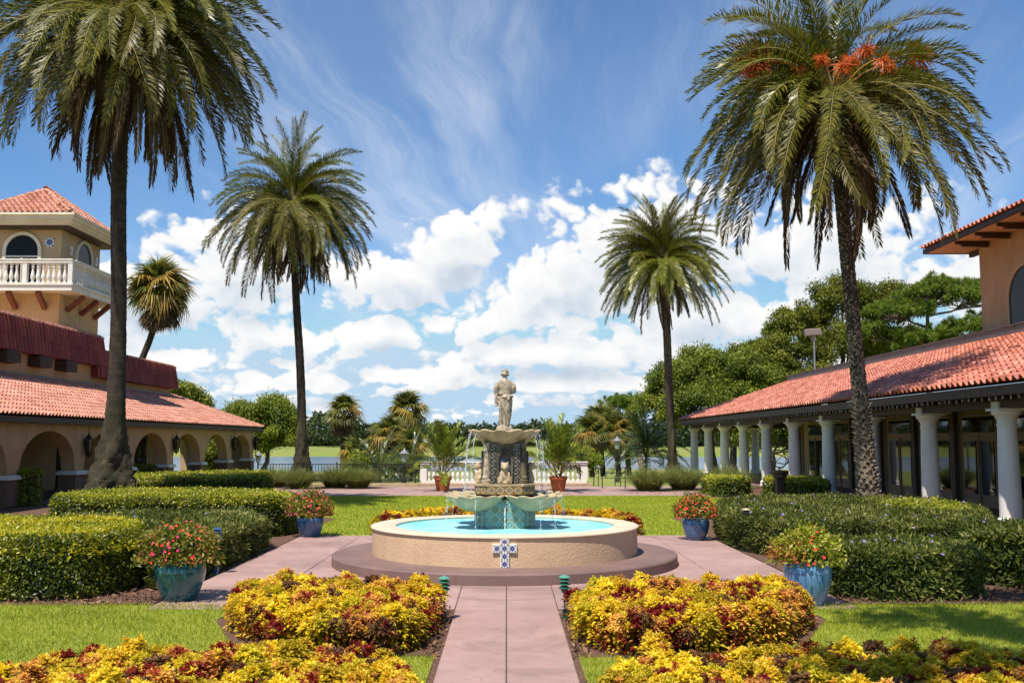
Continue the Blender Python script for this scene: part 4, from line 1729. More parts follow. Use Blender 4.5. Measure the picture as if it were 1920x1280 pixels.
glazed_pot(-4.30, 13.38, .325, .52, M_potteal, 'teal glazed pot at the corner of the left front lawn')
glazed_pot(3.86, 12.98, .30, .56, M_potsky, 'pale blue fluted pot beside the right front lawn', True)
glazed_pot(-4.28, 22.0, .30, .48, M_potblue, 'deep blue glazed pot by the left end of the back lawn')
glazed_pot(3.98, 21.2, .285, .48, M_potblue, 'deep blue glazed pot at the right edge of the plaza behind the fountain')


def terracotta_pot(x, y, label):
    T = thing('terracotta_pot', label, 'pot', (x, y, .02), group='terracotta pots before the balustrade')
    pr = [(.23, 0), (.25, .01), (.335, .46), (.34, .47), (.375, .475), (.385, .60), (.375, .61), (.34, .61), (.33, .55)]
    MB().lathe([(r, .02 + z) for r, z in pr], (x, y, 0), 28).build('body', M_terra, T, smooth=40)
    MB().lathe([(.001, .57), (.335, .57)], (x, y, 0), 20).build('soil', M_soil, T)


terracotta_pot(-2.65, 41.6, 'terracotta pot left of the fountain holding a feathery palm')
terracotta_pot(2.12, 41.2, 'terracotta pot right of the fountain holding a feathery palm')

# ------------------------------------------------------------------ path lights and lamps
M_greenmetal = pbr('green_enamel', (.02, .115, .075), .4, (.03, .15, .10), 6, coat=.3)
M_greenlight = pbr('pale_green_enamel', (.10, .30, .22), .4, coat=.3)
M_lens = pbr('lamp_lens', (.30, .34, .32), .3)
M_bluemetal = pbr('blue_enamel', (.04, .10, .22), .3, coat=.4)
M_tan = pbr('tan_enamel', (.55, .46, .27), .45)


def path_light(x, y, h, mats, label, s=1.0):
    T = thing('path_light', label, 'path light', (x, y, 0), group='low path lights with stacked shades')
    body, cap = mats
    MB().tube([(x, y, 0), (x, y, h - .14 * s)], .011, 8).build('stem', body, T, smooth=40)
    MB().box(x - .032, x + .032, y - .032, y + .032, 0, .12).build('ground_sleeve', body, T)
    MB().lathe([(.012, h - .2 * s), (.03, h - .19 * s), (.045, h - .16 * s), (.045, h - .15 * s)], (x, y, 0), 16).build('holder', body, T, smooth=40)
    MB().lathe([(.032, h - .15 * s), (.032, h - .03)], (x, y, 0), 14).build('lens', M_lens, T, smooth=40)
    for q in range(3):
        z = h - .14 * s + q * .042 * s
        MB().lathe([(.03, z + .022), (.072 * s, z), (.074 * s, z + .004), (.035, z + .03)], (x, y, 0), 20).build('shade', body, T, smooth=40)
    MB().lathe([(.066 * s, h - .02), (.07 * s, h - .012), (.05 * s, h + .006), (.03, h + .01), (.015, h + .02), (.001, h + .022)], (x, y, 0), 20).build('cap', cap, T, smooth=40)


path_light(-.73, 11.9, .50, (M_greenmetal, M_greenlight), 'green tiered path light at the left edge of the path')
path_light(.685, 12.0, .50, (M_greenmetal, M_greenlight), 'green tiered path light at the right edge of the path')
path_light(-4.55, 15.9, .72, (M_bluemetal, M_bluemetal), 'blue tiered path light sticking out of the clipped shrubs', 1.0)
path_light(4.62, 19.4, .78, (M_iron, M_tan), 'tan capped path light standing in the flowering shrubs', 1.1)


def post_lamp(x, y, zb, h, label):
    T = thing('post_lamp', label, 'street lamp', (x, y, zb), group='black post lamps by the lake')
    MB().lathe([(.12, zb), (.12, zb + .3), (.07, zb + .38), (.045, zb + .5), (.04, zb + h - .7), (.07, zb + h - .68), (.03, zb + h - .62)], (x, y, 0), 12).build('post', M_iron, T, smooth=40)
    MB().lathe([(.10, zb + h - .6), (.19, zb + h - .22), (.19, zb + h - .2)], (x, y, 0), 6).build('lantern', M_lampglass, T)
    MB().lathe([(.24, zb + h - .2), (.25, zb + h - .18), (.10, zb + h - .05), (.04, zb + h), (.001, zb + h + .08)], (x, y, 0), 12).build('hood', M_hood, T, smooth=30)


M_lampglass = pbr('frosted_lamp_glass', (.35, .36, .36), .3)
M_hood = pbr('grey_lamp_hood', (.30, .30, .31), .4, metal=.3)
post_lamp(-4.95, 48.5, -.1, 1.75, 'black post lamp with grey hood behind the iron fence')
post_lamp(5.75, 52, -.2, 2.45, 'black post lamp with grey hood near the right stair rail')
post_lamp(-14.6, 59, -.2, 1.6, 'black post lamp with pale hood at the far end of the arcade')


def hanging_lantern(y, label):
    x, zt = -15.38, 2.72
    T = thing('hanging_lantern', label, 'lantern', (x, y, 1.5), group='iron lanterns hung under the arcade eave')
    MB().tube([(x, y, zt), (x, y, 2.35)], .012, 6).build('chain', M_iron, T)
    MB().lathe([(.02, 2.38), (.03, 2.32), (.10, 2.22), (.16, 2.14), (.17, 2.12)], (x, y, 0), 6).build('hood', M_iron, T)
    b = MB()
    for q in range(6):
        a = PI / 3 * q
        b.tube([(x + .16 * math.cos(a), y + .16 * math.sin(a), 2.12), (x + .11 * math.cos(a), y + .11 * math.sin(a), 1.62)], .012, 5)
    b.lathe([(.13, 1.62), (.12, 1.58), (.03, 1.5), (.015, 1.44)], (x, y, 0), 6)
    b.build('cage', M_iron, T)
    MB().lathe([(.10, 1.63), (.145, 2.11)], (x, y, 0), 6).build('glass', M_glass, T)


hanging_lantern(36.9, 'black iron lantern beside the thick palm trunk')
hanging_lantern(46.7, 'black iron lantern between the third and second arch from the far corner')
hanging_lantern(56.6, 'black iron lantern before the last arch')
hanging_lantern(61.4, 'black iron lantern at the far corner of the arcade')


def string_lights(name, x, y0, y1, z, step, label):
    T = thing(name, label, 'string lights', (x, (y0 + y1) / 2, z))
    bulb = MB().lathe([(.001, -.12), (.018, -.10), (.022, -.06), (.012, -.015), (.012, 0)], n=7).mesh('bulb', M_bulb, smooth=50)
    n = int((y1 - y0) / step)
    pts = []
    for i in range(n + 1):
        y = y0 + i * step
        pts.append((x, y, z + rnd.uniform(-.01, .02)))
        place('bulb', bulb, T, Matrix.Translation(pts[-1]) @ Matrix.Rotation(rnd.gauss(0, .22), 4, 'X') @ Matrix.Rotation(rnd.gauss(0, .2), 4, 'Y'))
    MB().tube(pts, .006, 4).build('cable', M_iron, T)


M_bulb = pbr('unlit_bulb_glass', (.26, .26, .25), .2, spec=.6)
string_lights('string_lights', 11.27, 20.5, 64.4, 3.12, .34, 'string of small unlit bulbs under the red tile eave')
string_lights('string_lights', -15.27, 30, 62, 2.64, .55, 'string of small unlit bulbs under the pink tile eave')


def flood_light():
    x, y = 17.4, 56.0
    T = thing('flood_light', 'grey floodlight box on a thin pole above the red roof', 'floodlight', (x, y, 5.8))
    MB().tube([(x, y, 5.8), (x, y, 7.75)], .045, 8).build('pole', M_hood, T, smooth=40)
    MB().beam((x, y, 7.7), (x - .05, y - .05, 8.0), .25, .05).build('yoke', M_hood, T)
    b = MB()
    b.prism([(x - .50, y - .2, 7.95), (x + .42, y - .2, 8.02), (x + .36, y - .2, 8.40), (x - .55, y - .2, 8.34)], (0, .35, 0))
    bevel(b.build('head', pbr('floodlight_housing', (.24, .19, .17), .5), T), .04)


flood_light()


def armillary():
    x, y = 9.42, 34.6
    T = thing('armillary_sundial', 'brown pedestal with bronze armillary rings between clipped hedges', 'sundial', (x, y, 0))
    mb = pbr('brown_metal_pedestal', (.085, .05, .042), .5, (.06, .035, .03), 8)
    b = MB()
    b.box(x - .13, x + .13, y - .13, y + .13, 0, .82)
    for q in range(5):
        b.box(x - .12 + q * .05, x - .10 + q * .05, y - .15, y - .13, .1, .78)
    b.build('pedestal', mb, T)
    MB().lathe([(.20, .80), (.25, .86), (.24, .92), (.30, 1.0), (.30, 1.06), (.08, 1.08)], (x, y, 0), 24).build('pedestal_cap', mb, T, smooth=35)
    br = pbr('dull_bronze', (.16, .14, .11), .4, metal=.6)
    c = Vector((x, y, 1.46))
    for k, (rx, ry, r, w) in enumerate(((.5, .2, .33, .018), (1.35, .5, .32, .018), (1.9, -.3, .30, .013))):
        rot = Matrix.Rotation(rx, 3, 'X') @ Matrix.Rotation(ry, 3, 'Y')
        pts = [c + rot @ Vector((r * math.cos(a), r * math.sin(a), 0)) for a in [2 * PI * j / 28 for j in range(29)]]
        MB().tube(pts, w, 6).build('ring', br, T, smooth=60)
    MB().tube([c + Vector((-.3, 0, -.28)), c + Vector((.32, 0, .32))], .01, 6).build('arrow', br, T)
    MB().tube([(x, y, 1.06), (x, y, 1.16)], .03, 8).build('stem', br, T)


armillary()
# ------------------------------------------------------------------ plant materials
G = leafy
L_box = G('boxwood_leaf', [(0, (.032, .055, .005)), (.4, (.12, .155, .009)), (.75, (.32, .34, .018)), (1, (.50, .46, .04))], .36, .36, .05, spec=.5)
L_boxy = G('golden_hedge_leaf', [(0, (.035, .06, .005)), (.35, (.14, .175, .009)), (.7, (.40, .40, .015)), (1, (.60, .52, .03))], .36, .36, .05, spec=.5)
L_petunia = G('ruellia_leaf', [(0, (.022, .036, .006)), (.45, (.07, .095, .012)), (.8, (.18, .20, .032)), (1, (.40, .37, .12))], .5, .32, .05, spec=.28)
L_oak = G('oak_leaf', [(0, (.045, .068, .009)), (.5, (.17, .205, .018)), (1, (.38, .38, .04))], .5, .34, .12)
L_oaklight = G('bright_oak_leaf', [(0, (.09, .125, .012)), (.5, (.19, .23, .02)), (1, (.32, .33, .035))], .5, .28, .12)
L_pine = G('pine_needle', [(0, (.05, .095, .012)), (.5, (.13, .19, .018)), (1, (.26, .31, .035))], .55, .25, .1)
L_far = G('distant_leaf', [(0, (.022, .045, .013)), (.5, (.040, .072, .018)), (1, (.085, .12, .025))], .7, .15, .1)
L_palm = G('date_palm_leaflet', [(0, (.06, .08, .010)), (.4, (.13, .15, .014)), (.8, (.24, .225, .022)), (1, (.36, .29, .05))], .32, .22, .16, spec=.5)
L_palmold = G('old_palm_leaflet', [(0, (.055, .06, .010)), (.5, (.13, .125, .016)), (1, (.27, .20, .03))], .42, .22, .16)
L_palmdead = G('dead_palm_leaflet', [(0, (.05, .03, .016)), (.6, (.11, .065, .032)), (1, (.21, .13, .065))], .7, .12, .2)
L_fan = G('sabal_leaf', [(0, (.05, .075, .012)), (.5, (.11, .13, .02)), (1, (.27, .24, .05))], .38, .25, .18, spec=.5)
L_fanold = G('yellow_sabal_leaf', [(0, (.16, .10, .02)), (.5, (.34, .22, .04)), (1, (.46, .33, .09))], .5, .25, .15)
L_areca = G('areca_leaf', [(0, (.05, .10, .010)), (.5, (.14, .20, .015)), (1, (.42, .42, .035))], .4, .3, .12)
L_muhly = G('tuft_grass_blade', [(0, (.10, .14, .025)), (.6, (.24, .27, .06)), (1, (.42, .38, .15))], .6, .3, .1)
L_lawn = G('lawn_blade', [(0, (.14, .195, .014)), (.5, (.345, .395, .024)), (.9, (.50, .51, .05)), (1, (.64, .54, .15))], .5, .38, .0)
L_lawn2 = G('far_lawn_blade', [(0, (.20, .27, .018)), (.6, (.355, .405, .028)), (1, (.48, .50, .06))], .55, .38, .0)
L_imp = G('new_guinea_leaf', [(0, (.06, .095, .012)), (.5, (.20, .20, .02)), (.8, (.34, .26, .035)), (1, (.30, .10, .02))], .38, .28, .05)
L_limeleaf = G('lime_leaf', [(0, (.14, .19, .015)), (.6, (.36, .36, .03)), (1, (.50, .45, .06))], .38, .3, .05)
L_russet = G('russet_sedge', [(0, (.24, .07, .02)), (.6, (.44, .15, .035)), (1, (.55, .25, .06))], .5, .25, .05)
L_bark = pbr('oak_bark', (.10, .075, .055), .9, (.055, .042, .032), 6, bump=.9, bscale=12)
L_pinebark = pbr('pine_bark', (.30, .22, .17), .9, (.17, .12, .09), 5, bump=.9, bscale=12)
L_moss = G('hanging_moss', [(0, (.10, .11, .07)), (1, (.24, .25, .17))], .8, .2, .1)
L_trunk = pbr('palm_trunk_fibre', (.062, .045, .030), .92, (.024, .018, .013), 5, detail=9, bump=1.0, bscale=30)
L_trunk2 = pbr('palm_leaf_scar', (.33, .26, .185), .9, (.10, .075, .052), 9, detail=8, bump=.9, bscale=40, vary=.0)
L_trunk3 = pbr('mossy_palm_base', (.062, .047, .026), .95, (.022, .024, .010), 3.5, detail=9, bump=1.0, bscale=25, streak=((.22, .16, .10), .6))
L_rachis = pbr('palm_midrib', (.30, .27, .07), .5, (.22, .17, .05), 4)
L_fruit = pbr('orange_date_strand', (.70, .16, .02), .5, (.52, .085, .016), 20)
L_fruitstalk = pbr('orange_stalk', (.60, .28, .06), .5, (.46, .18, .05), 6)
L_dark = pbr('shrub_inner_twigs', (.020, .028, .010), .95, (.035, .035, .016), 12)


# ------------------------------------------------------------------ palms: feather fronds that share meshes
def frond_mesh(name, mat, L, e0, droop, pairs, ll, seed, hang=.0, spread=1.0, twist=.0, lw=.036, petiole=.12, bend=1.35):
    """one feather frond: starts at the origin, heads along +x at elevation e0, bends down by droop (radians)"""
    r = np.random.default_rng(seed)
    n = 26
    s = np.linspace(0, 1, n)
    ang = e0 - droop * s ** bend
    ds = L / (n - 1)
    x = np.concatenate([[0], np.cumsum(np.cos(ang[:-1]) * ds)])
    z = np.concatenate([[0], np.cumsum(np.sin(ang[:-1]) * ds)])
    y = twist * s ** 2 * L * .25
    pts = np.stack([x, y, z], 1)
    V, F, T = [], [], []
    # midrib
    rad = .030 * (1 - s) ** .7 + .004
    tan = np.gradient(pts, axis=0)
    tan = unit(tan)
    side = unit(np.cross(tan, np.array([[0, 0, 1.0]])) + 1e-6 * np.array([[0, 1, 0]]))
    side[:, 1] = np.where(np.abs(side[:, 1]) < .2, -1, side[:, 1])
    side = unit(side)
    up = unit(np.cross(side, tan))
    up *= np.sign(np.sum(up * np.array([[-.3, 0, 1.0]]), axis=1, keepdims=True) + 1e-6)
    ring = [(1, 0), (-.5, .8), (-.5, -.8)]
    idx = []
    for i in range(0, n, 2):
        idx.append(len(V))
        for a, b in ring:
            V.append(pts[i] + side[i] * b * rad[i] + up[i] * a * rad[i] * .8)
            T.append(2.0)
    FM = []
    for q in range(len(idx) - 1):
        for j in range(3):
            a, b, c, d = idx[q] + j, idx[q] + (j + 1) % 3, idx[q + 1] + (j + 1) % 3, idx[q + 1] + j
            F += [(a, b, c), (a, c, d)]
            FM += [1, 1]
    # leaflets
    V = [np.array(v) for v in V]
    for sd in (-1, 1):
        for i in range(pairs):
            t = petiole + (1 - petiole) * (i + r.random() * .7) / pairs
            f = t * (n - 1)
            k = min(int(f), n - 2)
            g = f - k
            p = pts[k] * (1 - g) + pts[k + 1] * g
            tg, sv, uv = tan[k], side[k], up[k]
            prof = math.sin(PI * (0.12 + .80 * t)) ** .55
            l = ll * prof * r.uniform(.85, 1.12)
            out = (1.12 - .50 * t) * spread * r.uniform(.82, 1.18)
            d = tg * math.cos(out) + (sv * sd * .86 + uv * r.uniform(-.35, .85)) * math.sin(out)
            d = d / np.linalg.norm(d)
            d2 = d + np.array([0, 0, -.16 - hang * .5])
            d2 /= np.linalg.norm(d2)
            w = np.cross(d, uv)
            w /= (np.linalg.norm(w) + 1e-6)
            w = w * math.cos(.5) + uv * math.sin(.5) * sd
            hw = lw * .5
            m = p + d * l * .5
            tip = m + d2 * l * .5
            b = len(V)
            V += [p, m + w * hw, m - w * hw, tip]
            tt = min(1, max(0, r.normal(.45, .22) + .25 * (t - .5)))
            T += [tt] * 4
            F += [(b, b + 1, b + 2), (b + 1, b + 3, b + 2)]
            FM += [0, 0]
    return np_mesh(name, np.array(V), np.array(F), [mat, L_rachis], tint=np.array(T), fmat=FM)


def frond_set(mat_new, mat_old, mat_dead, L, seed, drp=1.0, pairs=122, ll=.53):
    """fronds by age: list of (elevation, meshes)"""
    out = []
    for e, dr, mt, h in ((86, 46, mat_new, 0), (72, 74, mat_new, .05), (55, 88, mat_new, .12), (38, 92, mat_new, .2), (20, 88, mat_new, .3), (0, 78, mat_old, .4), (-22, 62, mat_old, .5)):
        L_ = L * (1.18 if e < 10 else 1.06 if e < 30 else 1.0)
        out.append([frond_mesh('frond', mt, L_ * q, R(e), R(dr) * drp * (1 + .08 * (i - .5)), pairs, ll, seed + e * 3 + i + 100, h, twist=(i - .5) * .5, bend=1.2) for i, q in enumerate((1.0, .88))])
    out.append([frond_mesh('dead_frond', mat_dead, L * 1.18 * q, R(-40), R(50), pairs - 10, ll * .95, seed + i + 900, 1.6, spread=.6, twist=(i - .5) * .3, lw=.05, bend=.6) for i, q in enumerate((.92, .8, .66))])
    return out


SYL = frond_set(L_palm, L_palmold, L_palmdead, 4.6, 10)
SYL2 = frond_set(L_palm, L_palm, L_palmdead, 4.3, 400, .9)


def path_at(pts, t):
    """point on a polyline by smooth interpolation, t in 0..1"""
    n = len(pts) - 1
    f = min(max(t, 0), 1) * n
    i = min(int(f), n - 1)
    g = f - i
    p0, p1, p2, p3 = pts[max(i - 1, 0)], pts[i], pts[i + 1], pts[min(i + 2, n)]
    return tuple(.5 * ((2 * b) + (-a + c) * g + (2 * a - 5 * b + 4 * c - d) * g * g + (-a + 3 * b - 3 * c + d) * g ** 3) for a, b, c, d in zip(p0, p1, p2, p3))


def palm_trunk(T, pts, rad, style):
    """rad: list of (t, radius); style: rings, scars or both with a swollen mossy base"""
    H = pts[-1][2]
    n, m = 30, 260
    vs, fm = [], []
    for i in range(m + 1):
        t = i / m
        p = path_at(pts, t)
        r = np.interp(t, [q[0] for q in rad], [q[1] for q in rad])
        hgt = p[2]
        for j in range(n):
            a = 2 * PI * j / n
            if style == 'scars':
                row = hgt / .115
                ph = a * 8 / (2 * PI) + (.5 if int(row) % 2 else 0)
                u, v = (ph % 1) - .5, (row % 1)
                amp = .24 if hgt < 2.2 else (.17 if hgt < 4.5 else .12)
                k = 1 + amp * max(0, 1 - abs(u) * 2.2) * (1 - v) * (1.15 if v < .8 else .5)
            else:
                row = hgt / .09
                k = 1 + .05 * (1 - (row % 1)) + .02 * math.sin(a * 5 + row)
                if hgt < 3.4:
                    q = (1 - hgt / 3.4)
                    k += min(1, q * 1.25) * (.17 * math.sin(a * 4 + 2.3 * math.sin(hgt * 1.7)) + .11 * math.sin(a * 7 + hgt * 9 + 2 * math.sin(a * 3)) + .09 * math.sin(a * 11 - hgt * 17))
                elif hgt < 6:
                    k += .05 * math.sin(a * 6 + hgt * 5) * (1 - (hgt - 3.4) / 2.6)
            vs.append((p[0] + r * k * math.cos(a), p[1] + r * k * math.sin(a), p[2]))
    i, j = np.meshgrid(np.arange(m), np.arange(n), indexing='ij')
    F = np.stack([(i * n + j).ravel(), (i * n + (j + 1) % n).ravel(), ((i + 1) * n + (j + 1) % n).ravel(), ((i + 1) * n + j).ravel()], 1)
    V = np.array(vs) - np.array(base_of(T))
    zc = np.array(vs)[:, 2].reshape(m + 1, n)[:-1, :].ravel()
    if style == 'scars':
        mats, fmat = [L_trunk, L_trunk2], (npr.random(len(zc)) < np.clip(1.25 - zc / 6.0, .22, 1)).astype(int)
    else:
        mats, fmat = [L_trunk, L_trunk3], (zc < 3.2).astype(int)
    me = np_mesh('trunk', V, F, mats, smooth=True, fmat=fmat)
    o = bpy.data.objects.new('trunk', me)
    COL.objects.link(o)
    o.parent = T
    if style == 'scars':      # old leaf stubs stand off the lower trunk
        b = MB()
        for q in range(230):
            hgt = .25 + q * .0125
            t = hgt / H
            p = path_at(pts, t)
            r = np.interp(t, [w[0] for w in rad], [w[1] for w in rad])
            a = q * 2.39996
            o_ = Vector((math.cos(a), math.sin(a), 0))
            s_ = Vector((-math.sin(a), math.cos(a), 0))
            c = Vector(p) + o_ * r * 1.02
            w, h = rnd.uniform(.05, .075), rnd.uniform(.05, .08)
            tip = o_ * rnd.uniform(.05, .10) + Vector((0, 0, rnd.uniform(.04, .09)))
            b.add([c - s_ * w, c + s_ * w, c + Vector((0, 0, h)) + s_ * w * .5, c + Vector((0, 0, h)) - s_ * w * .5,
                   c + tip - s_ * w * .55, c + tip + s_ * w * .55, c + tip + Vector((0, 0, .025)) + s_ * w * .4, c + tip + Vector((0, 0, .025)) - s_ * w * .4],
                  [(0, 1, 5, 4), (1, 2, 6, 5), (2, 3, 7, 6), (3, 0, 4, 7), (4, 5, 6, 7)])
        b.build('leaf_stubs', L_trunk2, T, kind='stuff')
    return o


def crown(T, top, fronds, counts, scale=1.0, seed=1, lean=(0, 0), tilt=.08, open_front=False):
    """fronds in whorls round the growing point; counts per age class"""
    r = random.Random(seed)
    k = 0
    for cls, n in enumerate(counts):
        for i in range(n):
            a = k * 2.39996 + r.uniform(-.25, .25)
            k += 1
            if open_front and 1 <= cls <= 4 and abs((a + PI / 2 + PI) % (2 * PI) - PI) < (.75 if cls < 4 else .6):
                a += PI          # the heart shows between the fronds
            me = r.choice(fronds[cls])
            sc = scale * r.uniform(.88, 1.08)
            dz = (.25 - .12 * cls) + r.uniform(-.1, .1)
            m = Matrix.Translation((top[0] + .12 * math.cos(a) + lean[0], top[1] + .12 * math.sin(a) + lean[1], top[2] + dz)) @ Matrix.Rotation(a, 4, 'Z') @ Matrix.Rotation(r.gauss(0, tilt), 4, 'Y') @ Matrix.Rotation(r.gauss(0, .16), 4, 'X') @ Matrix.Scale(sc, 4)
            place('dead_frond' if cls == 7 else 'frond', me, T, m)


def fruit_mesh(seed, L=1.25, dark=False):
    r = random.Random(seed)
    b = MB()
    pts = []
    for i in range(9):
        s = i / 8
        a = R(42) - R(62) * s ** 1.6
        pts.append(Vector((L * s * math.cos(a * .8), 0, L * .42 * math.sin(PI * .62 * s))))
    b.tube(pts, [.026 * (1 - .4 * i / 8) for i in range(9)], 5)
    b.cur = 1
    e = pts[-1]
    for i in range(150):
        d = Vector((r.gauss(.35, .5), r.gauss(0, .55), r.gauss(-.35, .5))).normalized()
        l = r.uniform(.12, .36)
        q = [e - (pts[-1] - pts[-3]) * r.random() * .7]
        for j in range(1, 4):
            q.append(q[0] + d * l * j / 3 + Vector((0, 0, -.05 * (j / 3) ** 2)))
        b.tube(q, [.004, .0075, .007, .003], 3, cap=False)
    return b.mesh('fruit_stalk', [L_fruitstalk, L_fruit], smooth=60)


FRUIT = [fruit_mesh(i) for i in (1, 2, 3)]


def fruit(T, top, n, seed, scale=1.0):
    """orange bunches: (azimuth, size, pitch); ripe ones close to the heart first, then long stalks reaching out"""
    r = random.Random(seed)
    spots = [(-90, .85, .25), (-62, .80, .15), (-118, .80, .12), (-38, .75, .20), (-142, .75, .25), (-165, 1.45, -.05), (-18, 1.5, .02),
             (172, 1.6, -.15), (-152, 1.6, .28), (-80, .9, .05), (-105, .9, .4), (40, 1.4, .0), (120, 1.4, .0)]
    for i in range(n):
        a, sc, p = spots[i % len(spots)]
        a = R(a) + r.uniform(-.1, .1)
        q = .5 if sc < 1 else .15
        m = Matrix.Translation((top[0] + q * math.cos(a), top[1] + q * math.sin(a), top[2] + .05)) @ Matrix.Rotation(a, 4, 'Z') @ Matrix.Rotation(p, 4, 'Y') @ Matrix.Scale(sc * scale, 4)
        place('fruit_stalk', r.choice(FRUIT), T, m)


def date_palm(label, pts, rad, style, fronds, counts, scale, seed, nfruit=0):
    T = thing('date_palm', label, 'palm tree', pts[0], group='tall date palms')
    palm_trunk(T, pts, rad, style)
    # fibrous boot below the crown
    tp = Vector(pts[-1])
    b = MB()
    for q in range(70):
        a, h = q * 2.39996, -.1 - q * .016
        o_ = Vector((math.cos(a), math.sin(a), 0))
        c = tp + o_ * (.20 + .10 * math.sin(min(1, -h / 1.2) * PI)) + Vector((0, 0, h))
        b.tube([c, c + o_ * .10 + Vector((0, 0, .22))], [.06, .025], 4)
    b.build('frond_bases', L_trunk, T, kind='stuff')
    crown(T, pts[-1], fronds, counts, scale, seed, open_front=True)
    if nfruit:
        fruit(T, pts[-1], nfruit, seed + 5, 1.25)
    return T


date_palm('tallest date palm, swollen mossy trunk base beside the arcade, crown cut by the picture top',
          [(-11.25, 28.5, 0), (-11.15, 28.5, 3), (-11.18, 28.5, 6), (-11.3, 28.5, 9), (-11.33, 28.5, 12), (-11.28, 28.5, 14.7)],
          [(0, 1.0), (.03, .84), (.063, .66), (.113, .44), (.167, .30), (.227, .24), (.35, .215), (1, .205)], 'rings', SYL, (8, 16, 28, 38, 46, 46, 34, 40), .97, 3, 7)
date_palm('date palm with orange fruit stalks and a knobbly scarred trunk before the red roof',
          [(9.95, 27.5, 0), (9.82, 27.5, 2.4), (9.69, 27.5, 4.8), (9.54, 27.5, 7.2), (9.40, 27.5, 9.6), (9.27, 27.5, 12.0)],
          [(0, .31), (.06, .26), (.2, .205), (1, .165)], 'scars', SYL, (10, 16, 26, 34, 40, 34, 24, 16), .96, 8, 13)
date_palm('slim date palm with shaggy brown skirt standing beyond the back lawn hedge',
          [(-10.6, 52, 0), (-10.65, 52, 3), (-10.8, 52, 6), (-11.05, 52, 9), (-11.25, 52, 12), (-11.4, 52, 14.8)],
          [(0, .62), (.05, .48), (.10, .33), (.2, .22), (1, .175)], 'rings', SYL, (10, 16, 20, 24, 34, 36, 30, 30), .98, 21, 0)
date_palm('full-crowned date palm with smooth grey trunk at the far end of the colonnade',
          [(9.95, 60, 0), (9.9, 60, 2), (9.8, 60, 5), (9.7, 60, 9), (9.45, 60, 13.2)],
          [(0, .6), (.05, .42), (.10, .28), (.2, .235), (1, .23)], 'rings', SYL2, (14, 24, 34, 40, 44, 38, 28, 8), .92, 33, 0)

# ------------------------------------------------------------------ fan palms
def fan_mesh(name, mat, seed, pet=.85, rad=1.15, droop=.35, dead=False):
    r = np.random.default_rng(seed)
    V, F, T = [], [], []
    def tri(a, b, c, t):
        i = len(V)
        V.extend([a, b, c])
        T.extend([t] * 3)
        F.append((i, i + 1, i + 2))
    h = np.array([pet, 0, pet * (.25 if not dead else -.1)])
    o = np.zeros(3)
    w = np.array([0, .018, 0])
    tri(o - w, o + w, h, .9)
    n = 30
    for i in range(n):
        a = R(-128 + 256 * i / (n - 1)) * (1 if not dead else .5)
        d = np.array([math.cos(a), math.sin(a), .06 * math.cos(a * 3)])
        l = rad * (1 - .25 * (abs(a) / 2.3) ** 2) * r.uniform(.9, 1.08)
        sv = np.array([-math.sin(a), math.cos(a), 0])
        m = h + d * l * .55 + np.array([0, 0, -droop * .12])
        tip = h + d * l + np.array([0, 0, -droop * l * r.uniform(.5, 1.3)])
        hw = .043 * rad
        t = min(1, max(0, r.normal(.5, .25)))
        q = np.array([0, 0, .02 * (1 if i % 2 else -1)])
        i0 = len(V)
        V.extend([h, m + sv * hw + q, m - sv * hw - q, tip])
        T.extend([t] * 4)
        F.extend([(i0, i0 + 1, i0 + 2), (i0 + 1, i0 + 3, i0 + 2)])
    return np_mesh(name, np.array(V), np.array(F), mat, tint=np.array(T))


FAN = [fan_mesh('fan_frond', L_fan, i, droop=.3 + .15 * i) for i in range(3)]
FANO = [fan_mesh('fan_frond_old', L_fanold, 10 + i, droop=.9) for i in range(2)]
FAND = [fan_mesh('fan_frond_dead', L_palmdead, 20 + i, droop=.5, dead=True) for i in range(2)]


def sabal(label, pts, r, n, scale, seed, dead=8, old=.2):
    T = thing('sabal_palm', label, 'palm tree', pts[0], group='fan-leaved sabal palms')
    k = len(pts) * 4
    b = MB()
    b.tube([path_at(pts, i / k) for i in range(k + 1)], [r * (1 + .15 * (1 - i / k)) * (1 + .08 * (i % 2)) for i in range(k + 1)], 10)
    b.build('trunk', L_trunk, T, smooth=60)
    q = random.Random(seed)
    tp = pts[-1]
    for i in range(n + dead):
        a = i * 2.39996 + q.uniform(-.3, .3)
        f = i / n
        if i >= n:
            me, el = q.choice(FAND), R(-62 + q.uniform(-14, 14))
        else:
            el = R(80 - 125 * f ** .9 + q.uniform(-9, 9))
            me = q.choice(FANO) if (f > .25 and q.random() < old) else q.choice(FAN)
        m = Matrix.Translation((tp[0], tp[1], tp[2] + .15 - .35 * f)) @ Matrix.Rotation(a, 4, 'Z') @ Matrix.Rotation(-el, 4, 'Y') @ Matrix.Rotation(q.gauss(0, .35), 4, 'X') @ Matrix.Scale(scale * q.uniform(.85, 1.1), 4)
        place('fan_frond', me, T, m)
    return T


